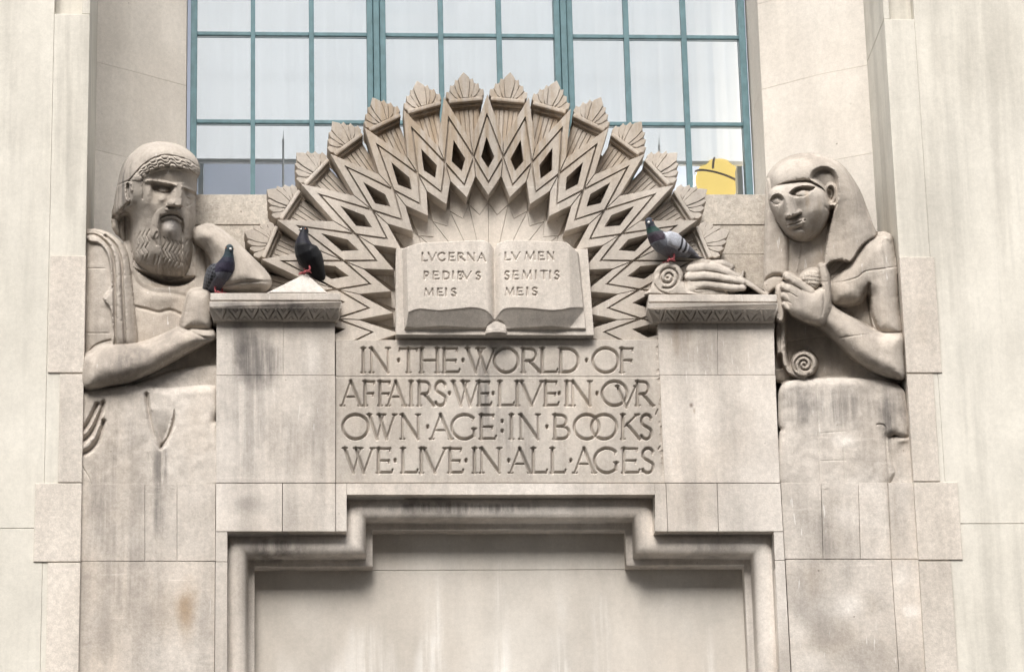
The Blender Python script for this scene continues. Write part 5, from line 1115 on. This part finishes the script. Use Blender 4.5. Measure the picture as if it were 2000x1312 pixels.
def pigeon(label, foot, yaw, lean, hyaw, scheme, sc_, hpitch=0):
    x, y, z = pv.T; n = len(pv)
    col = np.zeros((n, 3)); ax = x * .85 + (z - .14) * .5        # along the body, tail to breast
    wing = (np.abs(y) > .041 - .16 * np.clip(-x, 0, .15)) & (x < .05) & (z > .11 + .5 * np.clip(x, -.1, .05)) & (x > -.16)
    tail = x < -.10; neck = (z > .185 - .25 * (x - .06)) & (x > .02); head = z > .243
    r = np.random.default_rng(3)
    if scheme == 'black':
        col[:] = (.004, .004, .0055); col[neck] = (.006, .0055, .012); col[head] = (.005, .0055, .009); col[wing] = (.0045, .0045, .006)
    elif scheme == 'grey':     # pale wing shields with two black bars
        col[:] = (.145, .15, .17); col[neck] = (.040, .036, .045); col[(z > .215) & (x > .03)] = (.016, .045, .038); col[head] = (.045, .05, .065); col[(z < .20) & (z > .165) & (x > .055)] = (.042, .030, .042)
        col[wing] = (.40, .41, .45); b = x + (z - .14) * .55
        col[wing & (((b > -.042) & (b < -.027)) | ((b > -.080) & (b < -.062)))] = (.02, .02, .024); col[wing & (b < -.095)] = (.10, .10, .115); col[tail & ~wing] = (.035, .036, .042); col[x < -.155] = (.025, .025, .03)
    else:                      # slate bird with chequered wings
        col[:] = (.105, .105, .125); col[(z > .165 - .3 * (x - .05)) & (x > .01)] = (.019, .019, .034); col[(z > .225) & (x > .03)] = (.02, .035, .045); col[head] = (.03, .045, .052)
        col[(z < .195) & (z > .15) & (x > .05)] = (.028, .024, .042)
        ch = (np.sin(x * 230 + z * 60) * np.sin(z * 260 - x * 90)) > .15; col[wing] = (.075, .078, .09); col[wing & ch] = (.018, .018, .022); col[tail] = (.03, .031, .038)
    col = np.clip(col * r.uniform(.9, 1.1, (n, 1)), 0, 1)
    hip = np.array([0, 0, .115])
    def pose(P):
        P = np.array(P, float).reshape(-1, 3).copy()
        w = sstep(P[:, 2], .225, .262) * (P[:, 0] > .03); a = R(hyaw) * w; c = np.array([.084, 0, 0]); dx, dy = P[:, 0] - c[0], P[:, 1]      # turn the head on the neck
        P[:, 0], P[:, 1] = c[0] + dx * np.cos(a) - dy * np.sin(a), dx * np.sin(a) + dy * np.cos(a)
        a = -R(lean); d = P - hip; P = hip + np.stack([d[:, 0] * math.cos(a) + d[:, 2] * math.sin(a), d[:, 1], -d[:, 0] * math.sin(a) + d[:, 2] * math.cos(a)], -1)
        a = R(yaw); P = np.stack([P[:, 0] * math.cos(a) - P[:, 1] * math.sin(a), P[:, 0] * math.sin(a) + P[:, 1] * math.cos(a), P[:, 2]], -1)
        return (P - np.array([0, 0, .052])) * sc_ + foot
    t = thing('pigeon', label, 'pigeon', foot, 'pigeons perched on the relief')
    me = PIG.copy(); me.vertices.foreach_set('co', pose(pv).ravel()); me.materials.clear()
    at = me.color_attributes.new('Col', 'FLOAT_COLOR', 'POINT'); at.data.foreach_set('color', np.concatenate([col, np.ones((n, 1))], 1).ravel().astype(np.float32))
    link('body', me, M_feather, t, True)
    # beak, cere, eyes
    bm = bmesh.new(); tube(bm, pose([(.106, 0, .262), (.116, 0, .259), (.124, 0, .2545)]), [.0052 * sc_, .004 * sc_, .0012 * sc_], 8); bmobj('beak', bm, M_beak, t, True)
    bm = bmesh.new(); tube(bm, pose([(.1065, 0, .2655), (.111, 0, .2665), (.115, 0, .264)]), [.0048 * sc_, .0066 * sc_, .0035 * sc_], 8); bmobj('cere', bm, M_cere, t, True)
    for s in (-1, 1):
        p = pose([(.097, s * .0185, .2725)])[0]; bm = bmesh.new(); bmesh.ops.create_uvsphere(bm, u_segments=10, v_segments=8, radius=.0042 * sc_, matrix=Matrix.Translation(Vector(p))); bmobj('eye', bm, M_eye, t, True)
    cy_, sy_ = math.cos(R(yaw)), math.sin(R(yaw))
    for s in (-1, 1):
        top = pose([(.0, s * .020, .105)])[0]; base = foot + np.array([-sy_ * s * .020, cy_ * s * .020, .004]) * sc_ + np.array([cy_, sy_, 0]) * .004
        mid = (top + base) / 2 + np.array([cy_, sy_, 0]) * -.006
        bm = bmesh.new(); tube(bm, [top, mid, base + np.array([0, 0, .006])], [.0075 * sc_, .0052 * sc_, .0045 * sc_], 7)
        for a, L in ((-38, .030), (0, .034), (38, .030), (180, .016)):
            an = R(yaw + a); e = base + np.array([math.cos(an), math.sin(an), 0]) * L * sc_; m = (base + e) / 2 + np.array([0, 0, .005])
            tube(bm, [base + np.array([0, 0, .004]), m, e + np.array([0, 0, -.001])], [.0045 * sc_, .0042 * sc_, .002 * sc_], 6)
        bmobj('leg', bm, M_leg, t, True)
zab = W(540, 572, 26)[2]
p = W(428, 568, 10); p[2] = zab + .002
pigeon('slate blue pigeon with chequered wings facing out from the left corbel', p, -60, -5, -14, 'slate', .98)
p = W(600, 535, 6); p[2] = ap[2] - .008
pigeon('black pigeon perched upright on the tip of the white stone pyramid', p, -140, 24, -6, 'black', .92)
p = W(1311, 514, 16)
pigeon('pale grey pigeon with two black wing bars standing on the scroll volute', p, -151, -15, 42, 'grey', 1.0)
